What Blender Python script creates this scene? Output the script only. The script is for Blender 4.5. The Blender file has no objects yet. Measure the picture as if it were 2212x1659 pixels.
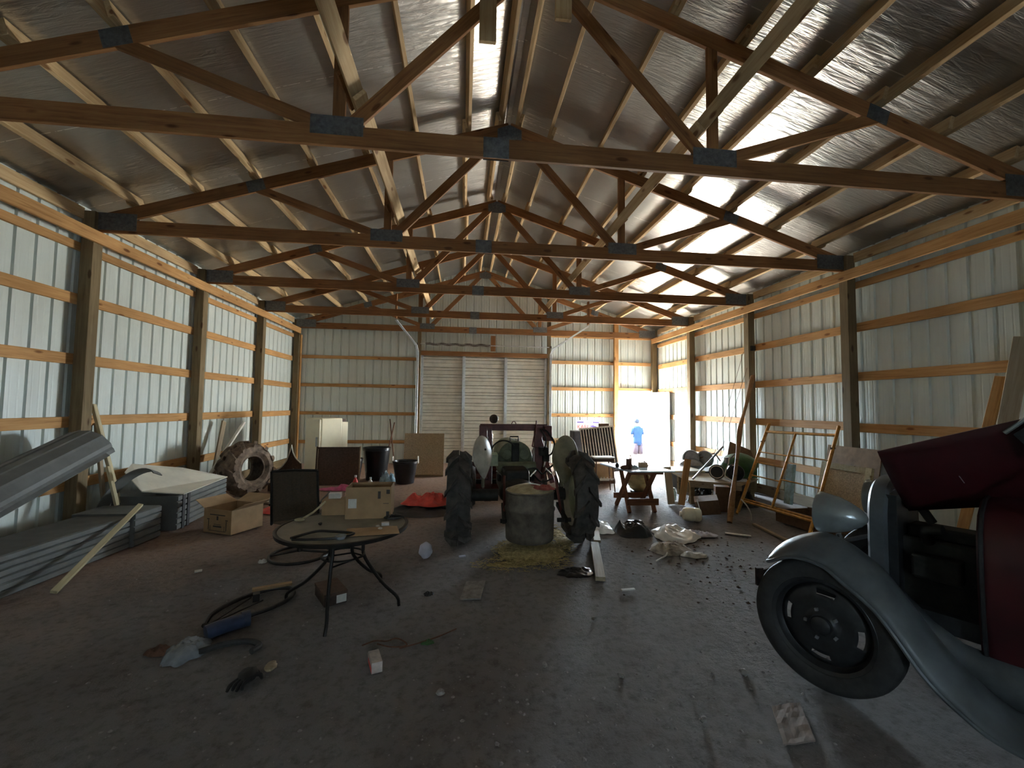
import bpy, bmesh, math, random
from mathutils import Vector, Matrix, Euler, noise
random.seed(7)
SC = bpy.context.scene
COL = SC.collection
V = Vector
PI = math.pi

# ---------------------------------------------------------------- camera
cam_d = bpy.data.cameras.new('camera')
cam_d.sensor_fit = 'HORIZONTAL'
cam_d.sensor_width = 36.0
cam_d.lens = 911.21 / 2212 * 36.0
cam_d.clip_start = 0.02
cam_d.clip_end = 400
cam = bpy.data.objects.new('camera', cam_d)
COL.objects.link(cam)
_fw = V((0.11389174, 0.99208511, 0.05287533))
_rt = V((0.99332371, -0.11469388, 0.01238234))
_up = V((-0.01834881, -0.05111207, 0.99852435))
cam.matrix_world = Matrix(((_rt.x, _up.x, -_fw.x, 0), (_rt.y, _up.y, -_fw.y, 0), (_rt.z, _up.z, -_fw.z, 1.66), (0, 0, 0, 1)))
SC.camera = cam

# ---------------------------------------------------------------- daylight
world = bpy.data.worlds.new('sky')
SC.world = world
world.use_nodes = True
bg = world.node_tree.nodes['Background']
bg.inputs[0].default_value = (0.66, 0.84, 1.0, 1)
bg.inputs[1].default_value = 5.0
sun_d = bpy.data.lights.new('sun', 'SUN')
sun_d.energy = 15.0
sun_d.angle = math.radians(0.6)
sun_d.color = (1.0, 0.985, 0.95)
sun = bpy.data.objects.new('sun', sun_d)
COL.objects.link(sun)
sun.rotation_euler = V((0.62, -0.58, -0.50)).to_track_quat('-Z', 'Y').to_euler()
sun.location = (-10, 25, 15)
SC.view_settings.view_transform = 'Standard'
SC.view_settings.look = 'None'
SC.view_settings.gamma = 1
SC.view_settings.use_curve_mapping = False
SC.view_settings.exposure = 5.7
cy = SC.cycles
cy.use_denoising = True
cy.max_bounces = 10
cy.diffuse_bounces = 6
cy.glossy_bounces = 4
cy.transmission_bounces = 8
cy.transparent_max_bounces = 8
cy.sample_clamp_indirect = 0
cy.caustics_reflective = True
cy.use_guiding = True
cy.use_surface_guiding = True

# ---------------------------------------------------------------- materials
def nt(name):
    m = bpy.data.materials.new(name)
    m.use_nodes = True
    t = m.node_tree
    b = t.nodes['Principled BSDF']
    return m, t, b

def N(t, kind, **kw):
    n = t.nodes.new(kind)
    for k, v in kw.items():
        if k.startswith('i_'):
            key = k[2:]
            key = int(key) if key.isdigit() else key.replace('_', ' ')
            n.inputs[key].default_value = v
        else:
            setattr(n, k, v)
    return n

def ramp(t, fac, stops):
    r = t.nodes.new('ShaderNodeValToRGB')
    e = r.color_ramp.elements
    while len(e) < len(stops):
        e.new(0.5)
    for k, (p, c) in enumerate(stops):
        e[k].position = p
        e[k].color = (*c, 1)
    t.links.new(fac, r.inputs[0])
    return r.outputs[0]

def c3(h):
    """sRGB 0-255 triple to linear"""
    f = lambda x: (x / 12.92 if x <= .04045 else ((x + .055) / 1.055) ** 2.4)
    return tuple(f(x / 255) for x in h)

def plain(name, col, rough=.6, metal=0, noise_amt=.18, scale=12, bump=0, spec=.5, alpha=None, trans=0, coat=0):
    """a colour with mottled dirt and some bump"""
    m, t, b = nt(name)
    tc = N(t, 'ShaderNodeTexCoord')
    n = N(t, 'ShaderNodeTexNoise', i_Scale=scale, i_Detail=5.0, i_Roughness=.6)
    t.links.new(tc.outputs['Object'], n.inputs['Vector'])
    lo = tuple(max(0, c * (1 - noise_amt * 1.6)) for c in col)
    hi = tuple(min(1, c * (1 + noise_amt)) for c in col)
    t.links.new(ramp(t, n.outputs['Fac'], [(.3, lo), (.7, hi)]), b.inputs['Base Color'])
    b.inputs['Roughness'].default_value = rough
    b.inputs['Metallic'].default_value = metal
    b.inputs['Specular IOR Level'].default_value = spec
    if trans:
        b.inputs['Transmission Weight'].default_value = trans
    if coat:
        b.inputs['Coat Weight'].default_value = coat
    if bump:
        bp = N(t, 'ShaderNodeBump', i_Strength=bump, i_Distance=.02)
        t.links.new(n.outputs['Fac'], bp.inputs['Height'])
        t.links.new(bp.outputs[0], b.inputs['Normal'])
    return m

def lumber_mat(name, a, b_, dark, rough=.75, knots=True):
    """sawn lumber: grain runs along the board's own X axis"""
    m, t, b = nt(name)
    tc = N(t, 'ShaderNodeTexCoord')
    oi = N(t, 'ShaderNodeObjectInfo')
    mp = N(t, 'ShaderNodeMapping')
    mp.inputs['Scale'].default_value = (1.2, 22, 22)
    add = N(t, 'ShaderNodeVectorMath', operation='ADD')
    mul = N(t, 'ShaderNodeMath', operation='MULTIPLY', i_1=37.0)
    t.links.new(oi.outputs['Random'], mul.inputs[0])
    t.links.new(tc.outputs['Object'], add.inputs[0])
    t.links.new(mul.outputs[0], add.inputs[1])
    t.links.new(add.outputs[0], mp.inputs['Vector'])
    n = N(t, 'ShaderNodeTexNoise', i_Scale=1.6, i_Detail=6.0, i_Roughness=.65, i_Distortion=.6)
    t.links.new(mp.outputs[0], n.inputs['Vector'])
    col = ramp(t, n.outputs['Fac'], [(.28, dark), (.45, b_), (.7, a)])
    # broad stains
    n2 = N(t, 'ShaderNodeTexNoise', i_Scale=1.3, i_Detail=3.0)
    t.links.new(add.outputs[0], n2.inputs['Vector'])
    st = ramp(t, n2.outputs['Fac'], [(.35, (.72, .70, .68)), (.6, (1, 1, 1))])
    mx = N(t, 'ShaderNodeMixRGB', blend_type='MULTIPLY', i_0=.8)
    t.links.new(col, mx.inputs[1]); t.links.new(st, mx.inputs[2])
    out = mx.outputs[0]
    if knots:
        mp2 = N(t, 'ShaderNodeMapping')
        mp2.inputs['Scale'].default_value = (2.4, 7, 7)
        t.links.new(add.outputs[0], mp2.inputs['Vector'])
        vo = N(t, 'ShaderNodeTexVoronoi', i_Scale=1.0)
        t.links.new(mp2.outputs[0], vo.inputs['Vector'])
        k = ramp(t, vo.outputs['Distance'], [(.10, (.30, .17, .10)), (.17, (1, 1, 1))])
        mk = N(t, 'ShaderNodeMixRGB', blend_type='MULTIPLY', i_0=.85)
        t.links.new(out, mk.inputs[1]); t.links.new(k, mk.inputs[2])
        out = mk.outputs[0]
    hv = N(t, 'ShaderNodeHueSaturation')
    mr = N(t, 'ShaderNodeMapRange', i_3=.82, i_4=1.12)
    t.links.new(oi.outputs['Random'], mr.inputs[0])
    t.links.new(mr.outputs[0], hv.inputs['Value'])
    t.links.new(out, hv.inputs['Color'])
    t.links.new(hv.outputs[0], b.inputs['Base Color'])
    b.inputs['Roughness'].default_value = rough
    b.inputs['Specular IOR Level'].default_value = .25
    bp = N(t, 'ShaderNodeBump', i_Strength=.15, i_Distance=.004)
    t.links.new(n.outputs['Fac'], bp.inputs['Height'])
    t.links.new(bp.outputs[0], b.inputs['Normal'])
    return m

M = {}
M['pine'] = lumber_mat('pine', (.64, .38, .165), (.52, .28, .105), (.33, .16, .06))
M['truss'] = lumber_mat('backlit_pine', (.34, .17, .065), (.25, .115, .042), (.15, .06, .022))  # same pine as the girts, darkened to paint in its backlit look
M['post'] = lumber_mat('treated_post', (.24, .18, .10), (.185, .135, .072), (.11, .08, .042))
M['purlin'] = lumber_mat('purlin_spruce', (.66, .49, .28), (.54, .37, .19), (.38, .24, .11))
M['plank'] = lumber_mat('weathered_plank', (.46, .38, .27), (.38, .30, .20), (.25, .19, .12))
M['paleplank'] = lumber_mat('pale_plank', (.66, .60, .40), (.55, .48, .30), (.42, .34, .2))
M['brownwood'] = lumber_mat('stained_wood', (.26, .11, .055), (.19, .075, .035), (.10, .04, .02), knots=False)
M['bark'] = lumber_mat('peeled_pole', (.36, .22, .11), (.28, .16, .075), (.16, .085, .04))

def siding_mat():
    m, t, b = nt('painted_steel')
    tc = N(t, 'ShaderNodeTexCoord')
    mp = N(t, 'ShaderNodeMapping'); mp.inputs['Scale'].default_value = (1, 1, .12)
    t.links.new(tc.outputs['Object'], mp.inputs['Vector'])
    n = N(t, 'ShaderNodeTexNoise', i_Scale=9.0, i_Detail=6.0, i_Roughness=.7)
    t.links.new(mp.outputs[0], n.inputs['Vector'])
    t.links.new(ramp(t, n.outputs['Fac'], [(.25, (.55, .61, .58)), (.75, (.64, .70, .67))]), b.inputs['Base Color'])
    b.inputs['Roughness'].default_value = .42
    b.inputs['Specular IOR Level'].default_value = .45
    return m
M['siding'] = siding_mat()

def foil_mat():
    m, t, b = nt('foil_insulation')
    tc = N(t, 'ShaderNodeTexCoord')
    mp = N(t, 'ShaderNodeMapping'); mp.inputs['Scale'].default_value = (1.6, 14, 1.6)
    t.links.new(tc.outputs['Object'], mp.inputs['Vector'])
    n = N(t, 'ShaderNodeTexNoise', i_Scale=1.4, i_Detail=5.0, i_Roughness=.6, i_Distortion=1.2)
    t.links.new(mp.outputs[0], n.inputs['Vector'])
    n2 = N(t, 'ShaderNodeTexNoise', i_Scale=1.1, i_Detail=4.0)
    t.links.new(tc.outputs['Object'], n2.inputs['Vector'])
    # taped seams across the slope every 1.25 m, worn into dashes
    sx = N(t, 'ShaderNodeSeparateXYZ'); t.links.new(tc.outputs['Object'], sx.inputs[0])
    q1 = N(t, 'ShaderNodeMath', operation='MULTIPLY', i_1=.8); t.links.new(sx.outputs[1], q1.inputs[0])
    q2 = N(t, 'ShaderNodeMath', operation='FRACT'); t.links.new(q1.outputs[0], q2.inputs[0])
    q3 = N(t, 'ShaderNodeMath', operation='LESS_THAN', i_1=.008); t.links.new(q2.outputs[0], q3.inputs[0])
    nd = N(t, 'ShaderNodeTexNoise', i_Scale=16.0); t.links.new(tc.outputs['Object'], nd.inputs['Vector'])
    q4 = N(t, 'ShaderNodeMath', operation='GREATER_THAN', i_1=.47); t.links.new(nd.outputs['Fac'], q4.inputs[0])
    q5 = N(t, 'ShaderNodeMath', operation='MULTIPLY'); t.links.new(q3.outputs[0], q5.inputs[0]); t.links.new(q4.outputs[0], q5.inputs[1])
    mixs = N(t, 'ShaderNodeMixRGB', blend_type='MIX'); mixs.inputs[2].default_value = (.85, .84, .80, 1)
    t.links.new(q5.outputs[0], mixs.inputs[0])
    t.links.new(ramp(t, n2.outputs['Fac'], [(.2, (.42, .405, .38)), (.8, (.52, .505, .475))]), mixs.inputs[1])
    t.links.new(mixs.outputs[0], b.inputs['Base Color'])
    t.links.new(ramp(t, n2.outputs['Fac'], [(.2, (.33,) * 3), (.8, (.27,) * 3)]), b.inputs['Roughness'])
    b.inputs['Metallic'].default_value = .92
    mxh = N(t, 'ShaderNodeMath', operation='ADD')
    m2 = N(t, 'ShaderNodeMath', operation='MULTIPLY', i_1=1.5)
    t.links.new(n2.outputs['Fac'], m2.inputs[0])
    t.links.new(n.outputs['Fac'], mxh.inputs[0]); t.links.new(m2.outputs[0], mxh.inputs[1])
    bp = N(t, 'ShaderNodeBump', i_Strength=.35, i_Distance=.03)
    t.links.new(mxh.outputs[0], bp.inputs['Height'])
    t.links.new(bp.outputs[0], b.inputs['Normal'])
    return m
M['foil'] = foil_mat()

def dirt_mat(name, a, b_, c, sc=1.0, far=None):
    m, t, b = nt(name)
    tc = N(t, 'ShaderNodeTexCoord')
    n = N(t, 'ShaderNodeTexNoise', i_Scale=.55 * sc, i_Detail=8.0, i_Roughness=.62)
    n2 = N(t, 'ShaderNodeTexNoise', i_Scale=16 * sc, i_Detail=8.0, i_Roughness=.7)
    vo = N(t, 'ShaderNodeTexVoronoi', i_Scale=34.0 * sc)
    for x in (n, n2, vo):
        t.links.new(tc.outputs['Object'], x.inputs['Vector'])
    col = ramp(t, n.outputs['Fac'], [(.34, a), (.5, b_), (.66, c)])
    if far:
        # dirt redder toward back and left wall; near grey painted darker like light falloff
        sx = N(t, 'ShaderNodeSeparateXYZ'); t.links.new(tc.outputs['Object'], sx.inputs[0])
        m1 = N(t, 'ShaderNodeMath', operation='MULTIPLY_ADD', i_1=.9, i_2=0.0); t.links.new(n.outputs['Fac'], m1.inputs[0])
        m2 = N(t, 'ShaderNodeMath', operation='MULTIPLY_ADD', i_1=-.055); t.links.new(sx.outputs[0], m2.inputs[0]); t.links.new(m1.outputs[0], m2.inputs[2])
        m3 = N(t, 'ShaderNodeMath', operation='MULTIPLY_ADD', i_1=.085); t.links.new(sx.outputs[1], m3.inputs[0]); t.links.new(m2.outputs[0], m3.inputs[2])
        fr = ramp(t, m3.outputs[0], [(.50, (0, 0, 0)), (.85, (1, 1, 1))])
        mf = N(t, 'ShaderNodeMixRGB', blend_type='MIX'); mf.inputs[2].default_value = (*far, 1)
        t.links.new(fr, mf.inputs[0]); t.links.new(col, mf.inputs[1]); col = mf.outputs[0]
    sp = ramp(t, n2.outputs['Fac'], [(.3, (.55, .52, .5)), (.52, (1, 1, 1)), (.72, (1.0, 1.0, 1.0))])
    mx = N(t, 'ShaderNodeMixRGB', blend_type='MULTIPLY', i_0=.85)
    t.links.new(col, mx.inputs[1]); t.links.new(sp, mx.inputs[2])
    pb = ramp(t, vo.outputs['Distance'], [(.05, (.55, .52, .48)), (.13, (0, 0, 0))])
    gate = ramp(t, n2.outputs['Fac'], [(.58, (0, 0, 0)), (.64, (1, 1, 1))])
    gm = N(t, 'ShaderNodeMixRGB', blend_type='MULTIPLY', i_0=1.0)
    t.links.new(pb, gm.inputs[1]); t.links.new(gate, gm.inputs[2])
    ad = N(t, 'ShaderNodeMixRGB', blend_type='ADD', i_0=.55)
    t.links.new(mx.outputs[0], ad.inputs[1]); t.links.new(gm.outputs[0], ad.inputs[2])
    t.links.new(ad.outputs[0], b.inputs['Base Color'])
    b.inputs['Roughness'].default_value = .95
    b.inputs['Specular IOR Level'].default_value = .15
    bp = N(t, 'ShaderNodeBump', i_Strength=.7, i_Distance=.03)
    t.links.new(n2.outputs['Fac'], bp.inputs['Height'])
    t.links.new(bp.outputs[0], b.inputs['Normal'])
    return m
M['dirt'] = dirt_mat('dirt', (.175, .155, .145), (.225, .212, .206), (.26, .252, .25), 1.0, (.34, .235, .18))  # near greys lowered to paint in light falloff
M['ground'] = dirt_mat('sandy_ground', (.27, .23, .18), (.32, .275, .21), (.36, .31, .25), .7)

# ---------------------------------------------------------------- mesh helpers
class MB:
    def __init__(s, mat=None):
        s.v = []; s.f = []; s.M = mat or Matrix.Identity(4)
    def add(s, vs, fs):
        o = len(s.v)
        s.v += [s.M @ V(p) for p in vs]
        s.f += [tuple(i + o for i in f) for f in fs]
        return s
    def box(s, x0, x1, y0, y1, z0, z1):
        return s.add([(x0, y0, z0), (x1, y0, z0), (x1, y1, z0), (x0, y1, z0), (x0, y0, z1), (x1, y0, z1), (x1, y1, z1), (x0, y1, z1)],
                     [(0, 3, 2, 1), (4, 5, 6, 7), (0, 1, 5, 4), (1, 2, 6, 5), (2, 3, 7, 6), (3, 0, 4, 7)])
    def cbox(s, c, sx, sy, sz, rot=(0, 0, 0)):
        R = Euler(rot).to_matrix()
        c = V(c)
        vs = [c + R @ V((a * sx / 2, b * sy / 2, d * sz / 2)) for d in (-1, 1) for a, b in ((-1, -1), (1, -1), (1, 1), (-1, 1))]
        return s.add(vs, [(0, 3, 2, 1), (4, 5, 6, 7), (0, 1, 5, 4), (1, 2, 6, 5), (2, 3, 7, 6), (3, 0, 4, 7)])
    def bar(s, p0, p1, w, t, up=(0, 0, 1)):
        """w across the 'up' direction, t along it"""
        p0, p1 = V(p0), V(p1)
        d = (p1 - p0).normalized()
        u = V(up); u = (u - d * u.dot(d)).normalized()
        r = d.cross(u)
        vs = [p + r * (a * w / 2) + u * (b * t / 2) for p in (p0, p1) for a, b in ((-1, -1), (1, -1), (1, 1), (-1, 1))]
        return s.add(vs, [(0, 1, 2, 3), (7, 6, 5, 4), (0, 4, 5, 1), (1, 5, 6, 2), (2, 6, 7, 3), (3, 7, 4, 0)])
    def tube(s, pts, r, n=8, closed=False, cap=True):
        pts = [V(p) for p in pts]
        k = len(pts)
        rs = r if isinstance(r, (list, tuple)) else [r] * k
        vs = []; fs = []
        pu = None
        for i, p in enumerate(pts):
            if closed:
                d = (pts[(i + 1) % k] - pts[i - 1]).normalized()
            else:
                d = (pts[min(i + 1, k - 1)] - pts[max(i - 1, 0)]).normalized()
            if pu is None:
                a = V((0, 0, 1)) if abs(d.z) < .9 else V((1, 0, 0))
            else:
                a = pu
            u = (a - d * a.dot(d)).normalized(); pu = u
            w = d.cross(u)
            vs += [p + (u * math.cos(2 * PI * j / n) + w * math.sin(2 * PI * j / n)) * rs[i] for j in range(n)]
        for i in range(k if closed else k - 1):
            b = (i + 1) % k
            for j in range(n):
                fs.append((i * n + j, i * n + (j + 1) % n, b * n + (j + 1) % n, b * n + j))
        if not closed and cap:
            fs.append(tuple(range(n - 1, -1, -1)))
            fs.append(tuple((k - 1) * n + j for j in range(n)))
        return s.add(vs, fs)
    def lathe(s, prof, n=24, mat=None, closed=False, arc=None):
        """profile (r, z) turned about local Z, placed by mat"""
        mat = mat or Matrix.Identity(4)
        vs = []; fs = []
        k = len(prof)
        full = arc is None
        m = n if full else n + 1
        a0, a1 = (0, 2 * PI) if full else arc
        for j in range(m):
            a = a0 + (a1 - a0) * j / n
            for r, z in prof:
                vs.append(mat @ V((r * math.cos(a), r * math.sin(a), z)))
        for j in range(n):
            b = (j + 1) % m
            for i in range(k if closed else k - 1):
                i2 = (i + 1) % k
                fs.append((j * k + i, b * k + i, b * k + i2, j * k + i2))
        if not closed and full:
            if prof[0][0] > 1e-6: fs.append(tuple(j * k for j in range(n - 1, -1, -1)))
            if prof[-1][0] > 1e-6: fs.append(tuple(j * k + k - 1 for j in range(n)))
        return s.add(vs, fs)
    def prism(s, poly, d, mat=None):
        """outline in local XY, thickness d centred on local Z"""
        mat = mat or Matrix.Identity(4)
        n = len(poly)
        vs = [mat @ V((x, y, -d / 2)) for x, y in poly] + [mat @ V((x, y, d / 2)) for x, y in poly]
        fs = [tuple(range(n - 1, -1, -1)), tuple(range(n, 2 * n))]
        fs += [(i, (i + 1) % n, n + (i + 1) % n, n + i) for i in range(n)]
        return s.add(vs, fs)
    def grid(s, fn, nu, nv, closed_u=False):
        vs = [fn(i / nu, j / nv) for i in range(nu if closed_u else nu + 1) for j in range(nv + 1)]
        k = nv + 1; m = nu if closed_u else nu + 1
        fs = [(i * k + j, ((i + 1) % m) * k + j, ((i + 1) % m) * k + j + 1, i * k + j + 1) for i in range(nu) for j in range(nv)]
        return s.add(vs, fs)
    def ell(s, c, rx, ry, rz, n=14, m=9, wob=0, seed=0, rot=(0, 0, 0)):
        c = V(c); R = Euler(rot).to_matrix()
        vs = []; fs = []
        for i in range(m + 1):
            th = PI * i / m
            for j in range(n):
                ph = 2 * PI * j / n
                p = V((math.sin(th) * math.cos(ph), math.sin(th) * math.sin(ph), math.cos(th)))
                k = 1 + (wob * noise.noise(p * 1.7 + V((seed * 3.1, seed, 0))) if wob else 0)
                vs.append(c + R @ V((p.x * rx * k, p.y * ry * k, p.z * rz * k)))
        for i in range(m):
            for j in range(n):
                fs.append((i * n + j, (i + 1) * n + j, (i + 1) * n + (j + 1) % n, i * n + (j + 1) % n))
        return s.add(vs, fs)

def tag(o, label=None, cat=None, group=None, kind=None):
    if label: o['label'] = label
    if cat: o['category'] = cat
    if group: o['group'] = group
    if kind: o['kind'] = kind
    return o

def wloc(o):
    p = V((0, 0, 0))
    while o:
        p = p + o.location; o = o.parent
    return p

def build(name, mb, mat, parent=None, label=None, cat=None, group=None, kind=None, smooth=False, bevel=0, solid=0, sub=0, origin=None):
    """one mesh object; vertices are given in world space, the origin goes to the base"""
    if parent is not None:
        org = wloc(parent)
    elif origin is not None:
        org = V(origin)
    else:
        xs = [p.x for p in mb.v]; ys = [p.y for p in mb.v]; zs = [p.z for p in mb.v]
        org = V(((min(xs) + max(xs)) / 2, (min(ys) + max(ys)) / 2, min(zs)))
    me = bpy.data.meshes.new(name)
    me.from_pydata([p - org for p in mb.v], [], mb.f)
    me.validate()
    bm = bmesh.new(); bm.from_mesh(me)
    bmesh.ops.remove_doubles(bm, verts=bm.verts, dist=1e-5)
    bmesh.ops.recalc_face_normals(bm, faces=bm.faces)
    bm.to_mesh(me); bm.free()
    o = bpy.data.objects.new(name, me)
    COL.objects.link(o)
    if parent is not None: o.parent = parent
    else: o.location = org
    me.materials.append(M[mat] if isinstance(mat, str) else mat)
    if smooth:
        for p in me.polygons: p.use_smooth = True
        try: me.set_sharp_from_angle(angle=math.radians(38))
        except Exception: pass
    if solid:
        md = o.modifiers.new('thickness', 'SOLIDIFY'); md.thickness = solid; md.offset = 0
    if sub:
        md = o.modifiers.new('smooth', 'SUBSURF'); md.levels = sub; md.render_levels = sub
    if bevel:
        md = o.modifiers.new('bevel', 'BEVEL'); md.width = bevel; md.segments = 2; md.limit_method = 'ANGLE'; md.angle_limit = .6
    return tag(o, label, cat, group, kind)

def thing(name, label, cat, loc, group=None):
    o = bpy.data.objects.new(name, None)
    o.empty_display_size = .1
    COL.objects.link(o)
    o.location = loc
    return tag(o, label, cat, group)

def board(name, p0, p1, w, t, up, mat, parent=None, label=None, cat=None, group=None, bevel=.003, twist=0):
    """a sawn board whose local X runs along its length (so the grain does too); t is along up"""
    p0, p1 = V(p0), V(p1)
    d = (p1 - p0); L = d.length; d.normalize()
    u = V(up); u = (u - d * u.dot(d)).normalized()
    r = u.cross(d)
    mid = (p0 + p1) / 2
    org = wloc(parent) if parent is not None else V((0, 0, 0))
    mb = MB().box(-L / 2, L / 2, -w / 2, w / 2, -t / 2, t / 2)
    me = bpy.data.meshes.new(name)
    me.from_pydata(mb.v, [], mb.f)
    o = bpy.data.objects.new(name, me)
    COL.objects.link(o)
    R = Matrix((d, r, u)).transposed()
    o.rotation_euler = R.to_euler()
    o.location = mid - org
    if parent is not None: o.parent = parent
    me.materials.append(M[mat])
    if bevel:
        md = o.modifiers.new('bevel', 'BEVEL'); md.width = bevel; md.segments = 1
    return tag(o, label, cat, group)

def copy_tree(o, parent=None):
    c = o.copy(); COL.objects.link(c)
    if parent is not None: c.parent = parent
    for ch in list(o.children): copy_tree(ch, c)
    return c

def rotm(loc, rx=0, ry=0, rz=0):
    return Matrix.Translation(V(loc)) @ Euler((rx, ry, rz)).to_matrix().to_4x4()

def frame(loc, x, z):
    """matrix with local X and Z along the given directions"""
    x = V(x).normalized(); z = V(z); z = (z - x * z.dot(x)).normalized(); y = z.cross(x)
    return Matrix.Translation(V(loc)) @ Matrix((x, y, z)).transposed().to_4x4()
# ================================================================ the barn shell
XL, XR = -4.765, 5.925          # inside faces of the side siding
YB, YF = 12.47, -3.4            # back wall (with the doors) and the wall behind the camera
RX = .58                        # ridge line
SLOPE = .324
def roof_z(x): return 5.83 - SLOPE * abs(x - RX)      # underside of the foil
def rib_profile(L, major=.229, minor=.0012):
    """distance along the wall, depth outward: flat pans with a deep rib every 23 cm and two small ones between"""
    pts = [(0, 0)]
    k = 0
    while (k + .5) * major < L - .03:
        c = (k + .5) * major
        for dx, dz in ((-.086, 0), (-.078, minor), (-.070, minor), (-.062, 0), (-.026, 0), (-.012, .020), (.012, .020), (.026, 0), (.062, 0), (.070, minor), (.078, minor), (.086, 0)):
            if 0 < c + dx < L: pts.append((c + dx, dz))
        k += 1
    pts.append((L, 0))
    return pts
def siding(name, fixed, axis, a0, a1, ztop, zbot=lambda u: 0, out=1):
    """ribbed steel sheet wall: axis 'x' runs along X at y=fixed, axis 'y' runs along Y at x=fixed"""
    mb = MB()
    pr = [(a0 + u, d) for u, d in rib_profile(a1 - a0, minor=.004 if (axis == 'x' and a0 > -2) else .0010)]
    top = []; bot = []
    for u, d in pr:
        p = (u, fixed + out * d) if axis == 'x' else (fixed + out * d, u)
        bot.append((p[0], p[1], zbot(u) or -.12)); top.append((p[0], p[1], ztop(u)))
    n = len(pr)
    mb.add(bot + top, [(i, i + 1, n + i + 1, n + i) for i in range(n - 1)])
    return mb
build('wall_left', siding('w', XL, 'y', YF, YB, lambda u: roof_z(XL) + .02, out=-1), 'siding', kind='structure', solid=.002)
build('wall_right', siding('w', XR, 'y', YF, YB, lambda u: roof_z(XR) + .02, out=1), 'siding', kind='structure', solid=.002)
# back wall: left of the roll-up door, over it, right of it, over the walk door, right of the walk door
DX0, DX1, DZ = -1.24, 2.47, 3.08       # roll-up opening
WX0, WX1, WZ = 4.67, 5.70, 2.14        # walk door opening
def back_cut(u):
    if DX0 < u < DX1: return DZ
    if WX0 < u < WX1: return WZ
    return 0
def back_wall():
    mb = MB()
    segs = [(XL, DX0, 0), (DX0, DX1, DZ), (DX1, WX0, 0), (WX0, WX1, WZ), (WX1, XR, 0)]
    for a, b, zb in segs:
        m = siding('w', YB, 'x', a, b, lambda u: roof_z(u) + .02, lambda u: zb, out=1)
        mb.add(m.v, m.f)
    return mb
build('wall_back', back_wall(), 'siding', kind='structure', solid=.002)
# wall behind the camera: ribbed too, with a small window opening that lets in a little sky
def front_wall():
    mb = MB()
    for a, b, z0, z1 in ((XL, .9, 0, None), (.9, 1.2, 0, 1.35), (.9, 1.2, 1.6, None), (1.2, XR, 0, None)):
        m = siding('w', YF, 'x', a, b, (lambda u: roof_z(u) + .02) if z1 is None else (lambda u: z1), lambda u: z0, out=-1)
        mb.add(m.v, m.f)
    return mb
build('wall_front', front_wall(), 'siding', kind='structure', solid=.002)
# roof: foil-faced insulation under steel, with sag between purlins
PUR = [.12, .58, 1.27, 1.94, 2.62, 3.33, 4.03, 4.75]
def foil_slope(sgn, xe):
    mb = MB()
    L = abs(xe - RX)
    ny, nx = 64, 60
    def fn(a, b):
        x = RX + sgn * (.03 + (L - .03) * a); y = YF - .05 + (YB - YF + .10) * b
        z = roof_z(x)
        z += .012 * noise.noise(V((x * 2.2, y * 1.1, sgn)))
        return (x, y, z)
    mb.grid(fn, nx, ny)
    return mb
cl = foil_slope(-1, XL - .3); cr_ = foil_slope(1, XR + .3)
cl.add(cr_.v, cr_.f)
# outer roof steel and ridge cap above the foil
for sgn, xe in ((-1, XL - .4), (1, XR + .4)):
    cl.add([(RX, YF - .3, 5.95), (RX, YB + .3, 5.95), (xe, YB + .3, 5.95 - SLOPE * abs(xe - RX)), (xe, YF - .3, 5.95 - SLOPE * abs(xe - RX))], [(0, 1, 2, 3)])
cl.box(RX - .032, RX + .032, YF, YB, 5.80, 5.94)
build('ceiling', cl, 'foil', kind='structure', smooth=True)
# floor: uneven dirt
def floor_z(x, y):
    return .014 * noise.noise(V((x * .9, y * .9, 0))) + .007 * noise.noise(V((x * 3.3, y * 3.3, 5)))
fl = MB().grid(lambda a, b: (XL - .1 + (XR - XL + .2) * a, YF - .1 + (YB - YF + .25) * b, floor_z(XL + (XR - XL) * a, YF + (YB - YF) * b) - .008), 90, 130)
build('floor', fl, 'dirt', kind='structure', smooth=True)
# ground outside, falling away from the threshold
def gz(y):
    t = max(0, min(1, (y - 12.7) / 1.6)); return -.02 - .42 * t * t * (3 - 2 * t)
og = MB().grid(lambda a, b: (-40 + 90 * a, 12.6 + 60 * b * b, gz(12.6 + 60 * b * b) + .03 * noise.noise(V((a * 40, b * 30, 2)))), 60, 60)
build('ground', og, 'ground', kind='structure', smooth=True)

# ---------------------------------------------------------------- posts, girts, beams
ORD = ['nearest', 'second', 'third', 'fourth', 'fifth']
TY = [3.504, 5.749, 7.994, 10.239, 12.29]       # truss lines
PB = thing
def post(x, y, label, z1=4.02, w=.14, d=.14, mat='post'):
    return board('wall_post', (x, y, 0), (x, y, z1), w, d, (0, 1, 0), mat, label=label, cat='post', group='barn wall posts')
for side, x in (('left', -4.65), ('right', 5.813)):
    post(x, 3.504, 'square post on the %s wall, the closest to the viewer, under the nearest truss' % side)
    post(x, 5.749, 'square post on the %s wall under the left end of the second truss' % side if side == 'left' else 'square post on the right wall holding the right end of the second truss')
    post(x, 7.994, 'square post on the %s wall under the end of the third truss' % side)
    post(x, 10.239, 'square post on the %s wall under the end of the fourth truss' % side)
    post(x, 12.36, 'square post in the far %s corner of the barn' % side)
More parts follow.
